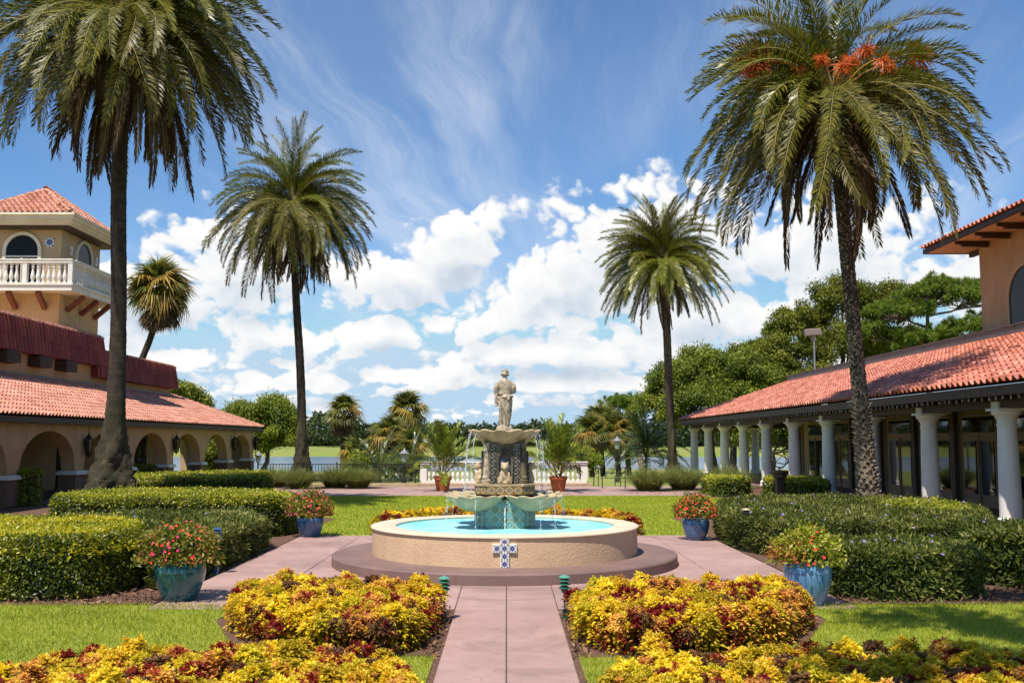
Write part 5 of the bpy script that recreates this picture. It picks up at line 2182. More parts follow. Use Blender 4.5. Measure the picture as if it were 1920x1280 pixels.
sabal('fan palm with curved leaning trunk rising behind the dark red parapet', [(-24.7, 66, 0), (-24.5, 66, 4), (-24.3, 66, 7.0), (-23.6, 66, 9.2), (-23.2, 66, 12.0)], .2, 46, 1.25, 5, 18, .28)
sabal('lone fan palm with golden crown in front of the lake', [(-12.3, 75, -.7), (-12.25, 75, 1), (-12.3, 75, 2.6), (-12.25, 75, 4.1)], .16, 34, .82, 6, 8, .35)
sabal('tallest fan palm of the clump behind the iron fence', [(-8.0, 78, -.7), (-7.9, 78, 1), (-7.8, 78, 2.8), (-7.8, 78, 4.3)], .17, 38, .95, 7, 10, .2)
sabal('middle-sized fan palm at the near side of the lakeside clump', [(-8.6, 72, -.6), (-8.5, 72, .8), (-8.5, 72, 1.9), (-8.4, 72, 2.4)], .15, 32, .85, 8, 8, .3)
sabal('small fan palm with brown dead leaves beside the lamp', [(-6.8, 70, -.6), (-6.7, 70, .4), (-6.6, 70, 1.5)], .16, 30, .8, 9, 9, .25)
sabal('short fan palm with thin trunk left of the lakeside clump', [(-10.2, 80, -.8), (-10.1, 80, .5), (-10.1, 80, 1.9)], .13, 26, .75, 10, 6, .3)
sabal('low fan palm half hidden by the slim date palm clump', [(-11.0, 73, -.7), (-11, 73, 0), (-11, 73, .9)], .15, 24, .8, 11, 4, .3)
for i, (x, y, h, s, lb) in enumerate(((7.0, 82, 2.6, .95, 'fan palm at the left of the right-hand lakeside group'), (8.1, 84, 3.4, 1.0, 'tallest fan palm of the right-hand lakeside group'), (9.3, 83, 2.7, .95, 'fan palm in the middle of the right-hand lakeside group'), (10.4, 85, 3.0, .95, 'fan palm with yellowed leaves nearest the dark feather palm'))):
    sabal(lb, [(x, y, -.9), (x - .1, y, .3), (x - .15, y, 1.4), (x - .1, y, h)], .2, 30, s, 40 + i, 8, .35)
L_feather = G('dark_feather_leaf', [(0, (.020, .045, .012)), (.5, (.045, .085, .018)), (1, (.11, .15, .03))], .3, .2, .1, spec=.6)
FEA = frond_set(L_feather, L_feather, L_palmdead, 3.4, 800, .85, 64, .42)
ARE = [[frond_mesh('areca_frond', L_areca, 2.0 * q, R(e), R(d), 46, .42, 600 + e + i, .1, spread=.9, lw=.045, petiole=.25) for i, q in enumerate((1, .85))] for e, d in ((84, 30), (70, 55), (52, 78), (34, 88))]


def feather_palm(label, x, y, zb, h, fr, counts, sc, seed, name='feather_palm', stems=1):
    T = thing(name, label, 'palm', (x, y, zb))
    q = random.Random(seed)
    b = MB()
    for i in range(stems):
        a = 2 * PI * i / max(1, stems)
        r0 = .0 if stems == 1 else .10
        b.tube([(x + r0 * math.cos(a), y + r0 * math.sin(a), zb), (x + r0 * 1.3 * math.cos(a), y + r0 * 1.3 * math.sin(a), zb + h * .5), (x, y, zb + h)], [.12, .10, .09] if stems == 1 else [.03, .025, .02], 7)
    b.build('trunk', L_trunk if stems == 1 else L_rachis, T, smooth=60)
    crown(T, (x, y, zb + h), fr, counts, sc, seed, tilt=.12)
    return T


feather_palm('dark green feather palm bending towards the colonnade', 9.2, 66, -.35, 1.7, FEA, (5, 8, 12, 12, 9, 5, 2, 0), 1.0, 61)
feather_palm('young feather palm spreading behind the iron fence', -6.6, 52, -.2, .6, FEA, (4, 6, 8, 8, 6, 0, 0, 0), .62, 62)
feather_palm('low feather palm by the middle of the iron fence', -5.2, 54.5, -.2, .7, FEA, (4, 6, 8, 8, 6, 0, 0, 0), .6, 63)
feather_palm('areca palm growing in the terracotta pot left of the fountain', -2.65, 41.6, .56, .18, ARE, (8, 9, 6, 1), .95, 64, 'potted_palm', 6)
feather_palm('areca palm growing in the terracotta pot right of the fountain', 2.12, 41.2, .56, .18, ARE, (8, 9, 7, 2), .98, 67, 'potted_palm', 6)


# ------------------------------------------------------------------ broadleaf trees and pines
def tree(name, label, base, trunk_top, lobes, mat, bark, leaf=.26, nclump=60, per=420, seed=0, aspect=.55, flat=1.0, moss=0, clr=1.0, cat='tree', vis=None):
    """lobes: (x, y, z, rx, rz) ellipsoids filled with leafy clumps that hang on real limbs"""
    r = np.random.default_rng(seed)
    T = thing(name, label, cat, base)
    b = MB()
    bx = Vector(base)
    tt = Vector(trunk_top)
    rt = max(.16, .035 * (tt.z - bx.z + 4))
    mid = bx.lerp(tt, .5) + Vector((r.uniform(-.2, .2), 0, 0))
    b.tube([bx - Vector((0, 0, .3)), bx + Vector((0, 0, .3)), mid, tt], [rt * 1.6, rt * 1.15, rt, rt * .85], 9)
    P, N, C = [], [], []
    vol = [l[3] * l[3] * l[4] for l in lobes]
    for li, l in enumerate(lobes):
        c = np.array(l[:3])
        cv = Vector(l[:3])
        m1 = tt.lerp(cv, .45) + Vector((r.uniform(-.5, .5), r.uniform(-.3, .3), -r.uniform(0, .5)))
        b.tube([tt, m1, cv], [rt * .6, rt * .4, rt * .16], 7)
        k = max(5, int(nclump * (vol[li] / sum(vol)) ** .75))
        for q in range(k):
            u = r.normal(size=3)
            u /= np.linalg.norm(u)
            if u[2] < -.55:
                u[2] *= -.5
            rad = r.uniform(.55, 1.0) ** .6
            cc = c + u * np.array([l[3], l[3], l[4]]) * rad
            cr = r.uniform(.55, 1.15) * (.30 * min(l[3], l[4]) + .35) * clr
            if q % 2 == 0:
                e = Vector(cc)
                s0 = cv if q % 4 else m1
                b.tube([s0, s0.lerp(e, .55) + Vector((r.uniform(-.3, .3), r.uniform(-.3, .3), -.15)), e], [rt * .2, rt * .10, rt * .03], 5, cap=False)
            n = int(per * r.uniform(.7, 1.2))
            v = r.normal(size=(n, 3))
            v /= np.linalg.norm(v, axis=1, keepdims=True)
            pr = cr * r.uniform(.25, 1.0, (n, 1)) ** .5
            p = cc + v * pr * np.array([1, 1, .72 * flat]) + r.normal(size=(n, 3)) * .28 * cr
            P.append(p)
            N.append(unit(v + u * .5 + np.array([0, 0, .55])))
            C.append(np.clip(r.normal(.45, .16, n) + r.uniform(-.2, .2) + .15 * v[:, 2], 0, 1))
    b.build('trunk', bark, T, smooth=60)
    P, N, C = np.concatenate(P), np.concatenate(N), np.concatenate(C)
    L = leaf * npr.uniform(.7, 1.35, len(P))
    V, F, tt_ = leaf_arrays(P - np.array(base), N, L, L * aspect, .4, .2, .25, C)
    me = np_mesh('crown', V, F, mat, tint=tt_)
    o = bpy.data.objects.new('crown', me)
    COL.objects.link(o)
    o.parent = T
    if moss:
        n = moss * 26
        q = r.integers(0, len(P), moss)
        PP, NN, LL = [], [], []
        for i in q:
            if P[i][2] > base[2] + 6.5:
                continue
            for s in range(26):
                PP.append(P[i] + r.normal(size=3) * np.array([.12, .12, .1]) - np.array([0, 0, s * .045]))
                NN.append((r.normal(), r.normal(), 0))
        PP, NN = np.array(PP), unit(np.array(NN))
        V, F, t2 = leaf_arrays(PP - np.array(base), NN, .35, .05, .05, .1, 3.0)
        o = bpy.data.objects.new('hanging_moss', np_mesh('hanging_moss', V, F, L_moss, tint=t2))
        COL.objects.link(o)
        o.parent = T
    return T


tree('live_oak', 'wide dark live oak behind the far end of the colonnade', (17.5, 84, -.6), (17.2, 84, 2.6),
     [(14.5, 84, 6.6, 2.8, 2.0), (17.2, 85, 7.9, 2.8, 2.0), (20.2, 84, 7.2, 2.8, 2.1), (12.6, 83, 4.6, 2.2, 1.8), (16.0, 82.5, 5.0, 3.0, 1.9), (20.0, 83, 4.6, 3.0, 2.0)], L_oak, L_bark, .20, 170, 460, 71, moss=26, clr=.8)
tree('live_oak', 'tall live oak towering over the middle of the red roof', (28.5, 86, -.5), (28.4, 86, 5.0),
     [(24.0, 86, 9.3, 2.3, 1.9), (26.0, 87, 12.0, 2.6, 2.0), (29.6, 87, 14.2, 3.0, 2.0), (33.0, 87, 13.6, 2.8, 2.2), (29.5, 85, 10.2, 3.2, 2.2), (33.5, 85, 9.3, 3.0, 2.3), (25.5, 85, 7.0, 2.8, 1.7)], L_oak, L_bark, .20, 190, 430, 72, clr=.78)
tree('live_oak', 'live oak whose open twisting limbs show against the sky beside the grey palm trunk', (20.8, 92, -.5), (21.0, 92, 4.0),
     [(19.6, 92, 8.4, 2.0, 1.5), (22.4, 92, 9.2, 2.2, 1.6), (24.8, 92, 8.0, 2.2, 1.7), (21.0, 91, 6.4, 2.2, 1.4)], L_oak, L_bark, .21, 60, 560, 73)


tree('live_oak', 'spreading live oak beside the path whose shade dapples the front lawn', (9.0, .5, 0), (8.8, .6, 6.5),
     [(2.2, 5.9, 11.6, 1.0, .6), (3.9, 6.9, 12.4, 1.2, .6), (6.0, 6.4, 12.2, 1.6, .8), (-.2, 3.4, 11.2, 1.3, .6), (1.8, 3.2, 11.8, 1.2, .6), (5.6, 4.2, 13.0, 1.5, .8), (4.8, 5.6, 11.6, 1.1, .5), (9.0, 5.6, 12.6, 2.2, 1.0), (9, 1, 13.2, 2.6, 1.4)], L_oak, L_bark, .22, 66, 240, 99)


def pine(label, base, top, tiers, seed, per=300, leaf=.5, dens=2):
    """flat-topped pine: bare limbs and needle tufts on spreading tiers"""
    r = np.random.default_rng(seed)
    T = thing('pine_tree', label, 'pine tree', base)
    b = MB()
    bx, tp = Vector(base), Vector(top)
    b.tube([bx, bx.lerp(tp, .5) + Vector((.2, 0, 0)), tp], [.32, .24, .12], 9)
    P, N, C = [], [], []
    for (x, y, z, rx, rz, k) in tiers:
        c = Vector((x, y, z))
        s = bx.lerp(tp, min(1, max(.35, (z - 1.2 - bx.z) / (tp.z - bx.z))))
        m1 = s.lerp(c, .5) + Vector((0, 0, r.uniform(-.4, .1)))
        b.tube([s, m1, c], [.13, .09, .05], 6)
        for q in range(k * dens):
            a, rr = r.uniform(0, 2 * PI), math.sqrt(r.random())
            e = Vector((x + rx * rr * math.cos(a), y + rx * rr * math.sin(a) * .8, z + rz * (1 - rr * rr) * r.uniform(.3, 1.0)))
            if q % 2 == 0:
                s0 = m1.lerp(c, r.random())
                b.tube([s0, s0.lerp(e, .6) + Vector((r.uniform(-.2, .2), 0, -.25)), e], [.05, .03, .012], 5, cap=False)
            for w in range(3):
                e2 = np.array(e) + r.normal(size=3) * np.array([.3, .3, .16])
                n = per // 3
                v = unit(r.normal(size=(n, 3)) + np.array([0, 0, .7]))
                P.append(np.repeat(e2[None], n, 0) + v * .05)
                N.append(v)
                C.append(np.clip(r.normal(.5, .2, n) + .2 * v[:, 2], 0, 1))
    b.build('trunk', L_pinebark, T, smooth=60)
    P, N, C = np.concatenate(P), np.concatenate(N), np.concatenate(C)
    L = leaf * npr.uniform(.6, 1.1, len(P))
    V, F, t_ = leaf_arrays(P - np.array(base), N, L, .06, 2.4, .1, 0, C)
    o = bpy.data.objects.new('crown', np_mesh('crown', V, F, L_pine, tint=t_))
    COL.objects.link(o)
    o.parent = T


pine('broad bright pine with pale bare limbs next to the upper storey', (34.5, 82, -.3), (35, 82, 13.5),
     [(32.5, 82, 12.6, 2.6, 1.3, 26), (36.0, 82, 14.0, 3.0, 1.6, 34), (39.0, 82, 13.6, 2.8, 1.8, 28), (30.5, 82, 10.6, 2.2, 1.2, 20), (34.5, 81, 10.0, 2.6, 1.3, 22), (38, 81, 10.8, 2.6, 1.6, 24)], 81, 240, .48)
pine('pine leaning out left of the tall live oak', (27.0, 90, -.3), (25.6, 90, 11.0),
     [(23.6, 90, 10.2, 1.7, .9, 16), (25.2, 90, 11.8, 1.8, 1.0, 16), (26.8, 90, 12.9, 1.7, 1.0, 14)], 82, 220, .5)
pine('small flat-topped pine above the right-hand lakeside palms', (13.5, 100, -.9), (12.2, 100, 4.6),
     [(8.6, 100, 3.6, 1.0, .5, 10), (9.8, 100, 4.6, 1.4, .7, 16), (11.8, 100, 5.7, 1.9, .8, 24), (13.4, 100, 5.4, 1.5, .8, 16)], 83, 220, .42)
tree('oak_tree', 'bright green oak hung with moss beside the lake', (-22.3, 92, -.9), (-21.9, 92, 1.2),
     [(-24.0, 92, 4.0, 2.2, 1.6), (-21.6, 92, 4.3, 2.2, 1.9), (-20.4, 91, 2.6, 1.6, 1.3), (-23.5, 91, 2.2, 2.0, 1.3)], L_oaklight, L_bark, .20, 75, 560, 74, moss=30)
tree('oak_tree', 'small oak showing between arcade roof and dark red parapet end', (-29.5, 88, -.5), (-29.4, 88, 3.4),
     [(-30.6, 88, 5.6, 1.4, 1.2), (-28.8, 88, 6.2, 1.5, 1.2), (-27.6, 88, 5.4, 1.3, 1.0)], L_oak, L_bark, .21, 36, 500, 75)
tree('clipped_tree', 'round clipped tree seen through an arch of the arcade', (-19.4, 66, -.2), (-19.4, 66, .7),
     [(-19.4, 66, 1.7, .95, 1.0), (-19.3, 66, .5, .8, .7)], L_oak, L_bark, .16, 26, 380, 76)
tree('garden_tree', 'leafy tree on the lawn seen through the far columns', (21.8, 82, -.4), (21.8, 82, 1.0),
     [(19.8, 82, 2.4, 1.9, 1.6), (22.6, 82, 2.9, 2.1, 1.6), (24.6, 83, 2.2, 1.8, 1.4)], L_oaklight, L_bark, .20, 50, 460, 77)
tree('lakeside_bush', 'yellow green bush below the right-hand lakeside palms', (5.6, 78, -.8), (5.6, 78, -.2),
     [(5.2, 78, .6, 1.0, .8), (6.4, 78.5, .4, .9, .7), (4.4, 78, 1.1, .8, .8)], L_oaklight, L_bark, .18, 26, 260, 78, cat='bush')
tree('lakeside_bush', 'dense green bushes among the left-hand lakeside palms', (-9.3, 71, -.7), (-9.3, 71, -.2),
     [(-10.6, 71, .3, 1.0, .7), (-8.6, 70.5, .4, 1.1, .8), (-7.3, 69, .2, .9, .7)], L_oak, L_bark, .18, 30, 260, 79, cat='bush')


def treeline():
    r = np.random.default_rng(5)
    P, N, C = [], [], []
    for i in range(470):
        x = -330 + i * 1.42 + r.uniform(-2, 2)
        y = r.uniform(345, 400)
        big = .5 + .5 * math.sin(x * .035 + 1) * math.sin(x * .011)
        h = r.uniform(5.0, 7.2) + 2.6 * big + (2.8 if abs(x + 75) < 14 else 0) + (1.3 if x > 40 else 0)
        n = 150
        v = unit(r.normal(size=(n, 3)) + np.array([0, -.4, .3]))
        c = np.array([x, y, .6])
        rr = np.array([r.uniform(2.4, 4.4), 3.0, h * .55])
        p = c + np.array([0, 0, h * .48]) + v * rr * r.uniform(.75, 1.0, (n, 1))
        P.append(p)
        N.append(v)
        C.append(np.clip(r.normal(.45, .15, n) + r.uniform(-.22, .22), 0, 1))
    P, N, C = np.concatenate(P), np.concatenate(N), np.concatenate(C)
    L = 1.25 * npr.uniform(.7, 1.3, len(P))
    V, F, t = leaf_arrays(P, N, L, L * .7, .3, .2, .2, C)
    props(place('far_treeline', np_mesh('far_treeline', V, F, L_far, tint=t), None, Matrix()), kind='stuff')
    b = MB()
    for i in range(160):
        x = -330 + i * 4.2
        b.tube([(x, 372 + 6 * math.sin(i * 7.1), -1), (x + .3, 372, 3), (x, 374, 6.2 + 1.2 * math.sin(i * 3.3))], [2.4, 2.6, 1.0], 6)
    o = b.build('far_wood_interior', L_dark, kind='stuff')


treeline()
props(bpy.data.objects['far_treeline'], 'dark wood along the far shore of the lake', 'trees')
props(bpy.data.objects['far_wood_interior'], 'shaded trunks inside the wood on the far shore', 'trees')


# ------------------------------------------------------------------ hedges and shrub masses
def hedge(name, label, pts, h, mat, leaf, dens, seed, soft=.10, lump=.022, aspect=.5, cat='hedge', bias=.0, flowers=0, smooth=2, grp=None, jit=.38, sun_tint=None):
    sun_tint = (.30 if cat == 'hedge' else .12) if sun_tint is None else sun_tint
    poly = smooth_poly(pts, smooth)
    cx, cy = sum(p[0] for p in pts) / len(pts), sum(p[1] for p in pts) / len(pts)
    T = thing(name, label, cat, (cx, cy, 0), group=grp)
    r = np.random.default_rng(seed)
    ax = [p[0] for p in poly]
    ay = [p[1] for p in poly]
    A = (max(ax) - min(ax)) * (max(ay) - min(ay))
    n = int(A * dens)
    x, y = r.uniform(min(ax), max(ax), n), r.uniform(min(ay), max(ay), n)
    k = inside(poly, x, y)
    x, y = x[k], y[k]
    d = edge_dist(poly, x, y)
    top = h + lump * vnoise(x, y, 2.2, seed) + lump * .6 * vnoise(x, y, 6.5, seed + 3)
    z = top - soft * np.clip(1 - d / (soft * 1.6), 0, 1) ** 2 * 1.2 - r.random(len(x)) ** 2 * .09 + .02 + (r.random(len(x)) < .02) * r.uniform(0, .09, len(x))
    P1 = np.stack([x, y, z], 1)
    N1 = np.stack([r.normal(0, .25, len(x)), r.normal(0, .25, len(x)), np.ones(len(x))], 1)
    # sides
    per = [math.hypot(poly[(i + 1) % len(poly)][0] - poly[i][0], poly[(i + 1) % len(poly)][1] - poly[i][1]) for i in range(len(poly))]
    tot = sum(per)
    m = int(tot * h * dens)
    u = r.uniform(0, tot, m)
    cum = np.concatenate([[0], np.cumsum(per)])
    seg = np.clip(np.searchsorted(cum, u) - 1, 0, len(poly) - 1)
    pa = np.array(poly)
    a, b_ = pa[seg], pa[(seg + 1) % len(poly)]
    f = ((u - cum[seg]) / np.array(per)[seg])[:, None]
    q = a + (b_ - a) * f
    tg = unit(b_ - a)
    area2 = sum(poly[i][0] * poly[(i + 1) % len(poly)][1] - poly[(i + 1) % len(poly)][0] * poly[i][1] for i in range(len(poly)))
    nr = np.stack([tg[:, 1], -tg[:, 0]], 1) * (1 if area2 > 0 else -1)
    zz = r.uniform(.03, h, m)
    off = lump * 1.5 * vnoise(q[:, 0] * 3 + zz * 4, q[:, 1] * 3, 1.2, seed) - r.random(m) ** 1.5 * .16 - soft * .5 * (zz / h) ** 4 + .03 * vnoise(q[:, 0] * 9 + zz * 11, q[:, 1] * 9 + zz * 7, 1.0, seed + 4)
    q = q + nr * off[:, None]
    P2 = np.stack([q[:, 0], q[:, 1], zz], 1)
    N2 = np.stack([nr[:, 0], nr[:, 1], np.full(m, .45)], 1)
    P, N = np.concatenate([P1, P2]), unit(np.concatenate([N1, N2]))
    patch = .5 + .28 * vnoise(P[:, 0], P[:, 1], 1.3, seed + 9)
    C = np.clip(r.normal(0, .2, len(P)) + patch + np.concatenate([np.full(len(P1), sun_tint), np.full(len(P2), -sun_tint * .7)]), 0, 1)   # sun on top and shade on the sides painted into leaf tint
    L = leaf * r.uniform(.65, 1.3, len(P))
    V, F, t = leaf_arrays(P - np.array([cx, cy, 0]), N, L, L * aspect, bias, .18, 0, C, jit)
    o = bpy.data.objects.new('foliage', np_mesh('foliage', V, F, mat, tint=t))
    COL.objects.link(o)
    o.parent = T
    o['kind'] = 'stuff'
    # dark twiggy inside
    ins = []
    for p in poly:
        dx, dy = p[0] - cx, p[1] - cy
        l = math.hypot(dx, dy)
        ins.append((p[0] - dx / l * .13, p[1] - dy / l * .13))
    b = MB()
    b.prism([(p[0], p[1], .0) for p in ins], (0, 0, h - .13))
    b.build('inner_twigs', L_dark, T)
    if flowers:
        b = MB()
        kk = r.integers(0, len(P1), flowers)
        for i in kk:
            p = Vector(P1[i]) + Vector((0, 0, .06))
            nn = Vector((r.normal() * .4, -.5 + r.normal() * .4, .8)).normalized()
            uu = nn.orthogonal().normalized()
            vv = nn.cross(uu)
            s = r.uniform(.022, .034)
            pts5 = [p]
            for j in range(10):
                aa = 2 * PI * j / 10
                pts5.append(p + (uu * math.cos(aa) + vv * math.sin(aa)) * s * (1.0 if j % 2 == 0 else .6) + nn * .008)
            b.add(pts5, [(0, 1 + j, 1 + (j + 1) % 10) for j in range(10)])
        b.build('blossoms', M_lilac, T, kind='stuff')
    return T


M_lilac = leafy('lilac_petal', [(0, (.42, .30, .72)), (1, (.50, .38, .78))], .6, .3, 0)
HG = 'clipped hedges round the plaza'
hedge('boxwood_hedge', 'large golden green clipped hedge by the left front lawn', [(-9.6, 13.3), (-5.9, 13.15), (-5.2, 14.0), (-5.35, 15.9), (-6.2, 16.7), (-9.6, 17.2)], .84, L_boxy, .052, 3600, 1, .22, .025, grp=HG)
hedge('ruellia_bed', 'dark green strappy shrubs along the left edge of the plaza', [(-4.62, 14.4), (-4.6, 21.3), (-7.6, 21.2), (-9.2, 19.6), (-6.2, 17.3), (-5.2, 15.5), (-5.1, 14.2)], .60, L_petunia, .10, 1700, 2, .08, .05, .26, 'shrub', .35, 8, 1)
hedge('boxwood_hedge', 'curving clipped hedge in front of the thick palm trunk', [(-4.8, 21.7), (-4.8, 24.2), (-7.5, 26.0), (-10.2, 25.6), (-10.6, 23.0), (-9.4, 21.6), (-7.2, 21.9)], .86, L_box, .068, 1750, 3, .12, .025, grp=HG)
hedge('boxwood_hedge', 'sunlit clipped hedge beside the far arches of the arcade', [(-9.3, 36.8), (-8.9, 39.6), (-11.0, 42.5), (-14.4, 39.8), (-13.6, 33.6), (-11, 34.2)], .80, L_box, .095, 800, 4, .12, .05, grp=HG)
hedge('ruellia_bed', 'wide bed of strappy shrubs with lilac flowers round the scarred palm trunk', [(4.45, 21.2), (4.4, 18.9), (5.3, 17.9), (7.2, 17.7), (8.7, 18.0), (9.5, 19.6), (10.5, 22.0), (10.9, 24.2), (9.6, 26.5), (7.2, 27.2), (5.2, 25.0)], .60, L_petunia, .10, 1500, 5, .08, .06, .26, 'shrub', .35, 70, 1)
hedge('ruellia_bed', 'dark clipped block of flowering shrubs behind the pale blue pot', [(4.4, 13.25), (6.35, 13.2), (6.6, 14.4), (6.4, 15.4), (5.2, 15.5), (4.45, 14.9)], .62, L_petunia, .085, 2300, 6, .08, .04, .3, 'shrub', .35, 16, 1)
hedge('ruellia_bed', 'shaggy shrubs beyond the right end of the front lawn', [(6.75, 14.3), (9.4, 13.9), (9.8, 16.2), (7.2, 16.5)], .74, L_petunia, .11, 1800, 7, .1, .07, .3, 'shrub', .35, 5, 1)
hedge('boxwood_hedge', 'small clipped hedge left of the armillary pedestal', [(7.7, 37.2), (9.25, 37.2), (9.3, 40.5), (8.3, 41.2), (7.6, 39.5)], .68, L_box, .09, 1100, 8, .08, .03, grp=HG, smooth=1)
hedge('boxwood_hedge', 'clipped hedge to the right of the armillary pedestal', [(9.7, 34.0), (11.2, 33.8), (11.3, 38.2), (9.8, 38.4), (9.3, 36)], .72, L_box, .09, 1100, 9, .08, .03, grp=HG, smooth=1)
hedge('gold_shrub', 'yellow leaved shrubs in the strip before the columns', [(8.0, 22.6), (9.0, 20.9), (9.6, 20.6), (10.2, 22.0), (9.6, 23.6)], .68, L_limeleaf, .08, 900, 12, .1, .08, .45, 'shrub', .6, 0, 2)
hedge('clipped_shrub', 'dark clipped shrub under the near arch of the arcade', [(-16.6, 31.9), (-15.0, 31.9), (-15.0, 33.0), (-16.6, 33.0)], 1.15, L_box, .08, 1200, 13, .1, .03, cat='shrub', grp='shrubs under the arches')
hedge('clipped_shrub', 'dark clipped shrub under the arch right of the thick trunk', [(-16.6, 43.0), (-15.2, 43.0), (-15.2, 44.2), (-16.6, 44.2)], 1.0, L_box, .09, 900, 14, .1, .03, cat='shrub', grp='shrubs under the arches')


# ------------------------------------------------------------------ tufted grass, lawns
def tuft_grass(x, y, r0, h, n, seed, label):
    T = thing('tuft_grass', label, 'grass clump', (x, y, 0), group='fountain grass clumps along the walk')
    r = np.random.default_rng(seed)
    a = r.uniform(0, 2 * PI, n)
    rb = r0 * .35 * np.sqrt(r.random(n))
    lean = np.clip(r.normal(.85, .38, n), .08, 1.7)
    hh = h * r.uniform(.7, 1.15, n)
    V = np.empty((n, 7, 3))
    w = .009
    for k, s in enumerate((0, .35, .7, 1.0)):
        rr = rb + r0 * lean * s ** 1.6
        zz = hh * (s - .42 * lean * s ** 2.4)
        aa = a + r.normal(0, .05, n) * s
        c = np.stack([rr * np.cos(aa), rr * np.sin(aa), np.maximum(zz, .01)], 1)
        sd = np.stack([-np.sin(aa), np.cos(aa), np.zeros(n)], 1) * w * (1 - s * .75)
        if k < 3:
            V[:, 2 * k] = c - sd
            V[:, 2 * k + 1] = c + sd
        else:
            V[:, 6] = c
    i = np.arange(n)[:, None] * 7
    F = np.concatenate([i + np.array([q]) for q in ((0, 1, 3), (0, 3, 2), (2, 3, 5), (2, 5, 4), (4, 5, 6))])
    t = np.repeat(np.clip(r.normal(.45, .25, n), 0, 1), 7)
    o = bpy.data.objects.new('blades', np_mesh('blades', V.reshape(-1, 3), F, L_muhly, tint=t))
    COL.objects.link(o)
    o.parent = T
    o['kind'] = 'stuff'


for i, (x, y, r0, h, lb) in enumerate(((-9.0, 43.6, .8, 1.0, 'fountain grass clump nearest the sunlit hedge'), (-7.6, 44.6, .9, 1.15, 'fountain grass clump in the middle of the iron fence planting'), (-6.5, 44.0, .85, 1.05, 'fountain grass clump at the walk end of the iron fence'),
                                       (-10.4, 45.2, .8, 1.1, 'fountain grass clump at the foot of the slim date palm'), (5.9, 41.8, .95, 1.15, 'fountain grass clump beside the right stair rail'), (7.5, 42.6, 1.0, 1.2, 'fountain grass clump in the middle of the right-hand row'),
                                       (8.9, 41.6, .85, 1.0, 'fountain grass clump next to the small clipped hedge'), (9.8, 44.5, .95, 1.15, 'fountain grass clump farthest along the right-hand row'))):
    tuft_grass(x, y, r0 * 1.3, h * 1.05, 1900, 30 + i, lb)


def lawn_grass(name, poly, n, h, w, mat, seed, lean=.5, holes=()):
    r = np.random.default_rng(seed)
    ax = [p[0] for p in poly]
    ay = [p[1] for p in poly]
    x, y = r.uniform(min(ax), max(ax), n), r.uniform(min(ay), max(ay), n)
    k = inside(poly, x, y)
    k &= (np.abs(x - 0) < y * .56 + .6)
    x, y = x[k], y[k]
    m = len(x)
    a = r.uniform(0, 2 * PI, m)
    hh = h * r.uniform(.55, 1.25, m)
    ln = r.uniform(.1, lean, m) * hh
    b = np.stack([x, y, np.full(m, .01)], 1)
    sd = np.stack([np.cos(a), np.sin(a), np.zeros(m)], 1) * w
    a2 = r.uniform(0, 2 * PI, m)
    tip = b + np.stack([np.cos(a2) * ln, np.sin(a2) * ln, hh], 1)
    V = np.stack([b - sd, b + sd, tip], 1).reshape(-1, 3)
    F = np.arange(3 * m).reshape(-1, 3)
    c = np.clip(r.normal(.5, .2, m) + .22 * vnoise(x, y, 1.1, seed) + .12 * vnoise(x, y, 4.3, seed + 2), 0, 1)
    me = np_mesh(name, V, F, mat, tint=np.repeat(c, 3))
    return props(place(name, me, None, Matrix()), kind='stuff')


props(lawn_grass('front_lawn_grass', LAWN_L, 210000, .05, .0045, L_lawn, 1, .9), 'short bright grass of the left front lawn', 'grass')
props(lawn_grass('front_lawn_grass', LAWN_R, 210000, .05, .0045, L_lawn, 2, .9), 'short grass of the right front lawn in patchy shade', 'grass')
props(lawn_grass('back_lawn_grass', BACK_LAWN, 150000, .05, .009, L_lawn2, 3, .9), 'mown grass behind the fountain', 'grass')


# ------------------------------------------------------------------ coleus beds
CK = {'yellow': ([(0, (.52, .36, .012)), (.5, (.84, .62, .022)), (1, (.92, .78, .10))], ((.80, .42, .03), .22)),
      'lime': ([(0, (.26, .25, .012)), (.5, (.56, .48, .02)), (1, (.80, .68, .05))], ((.56, .26, .03), .3)),
      'orange': ([(0, (.46, .16, .02)), (.5, (.74, .33, .06)), (1, (.86, .52, .16))], ((.80, .52, .12), .4)),
      'red': ([(0, (.10, .008, .008)), (.5, (.25, .014, .014)), (1, (.42, .035, .03))], ((.30, .05, .03), .3)),
      'maroon': ([(0, (.04, .014, .012)), (.5, (.10, .03, .022)), (1, (.20, .075, .05))], ((.36, .22, .08), .5))}


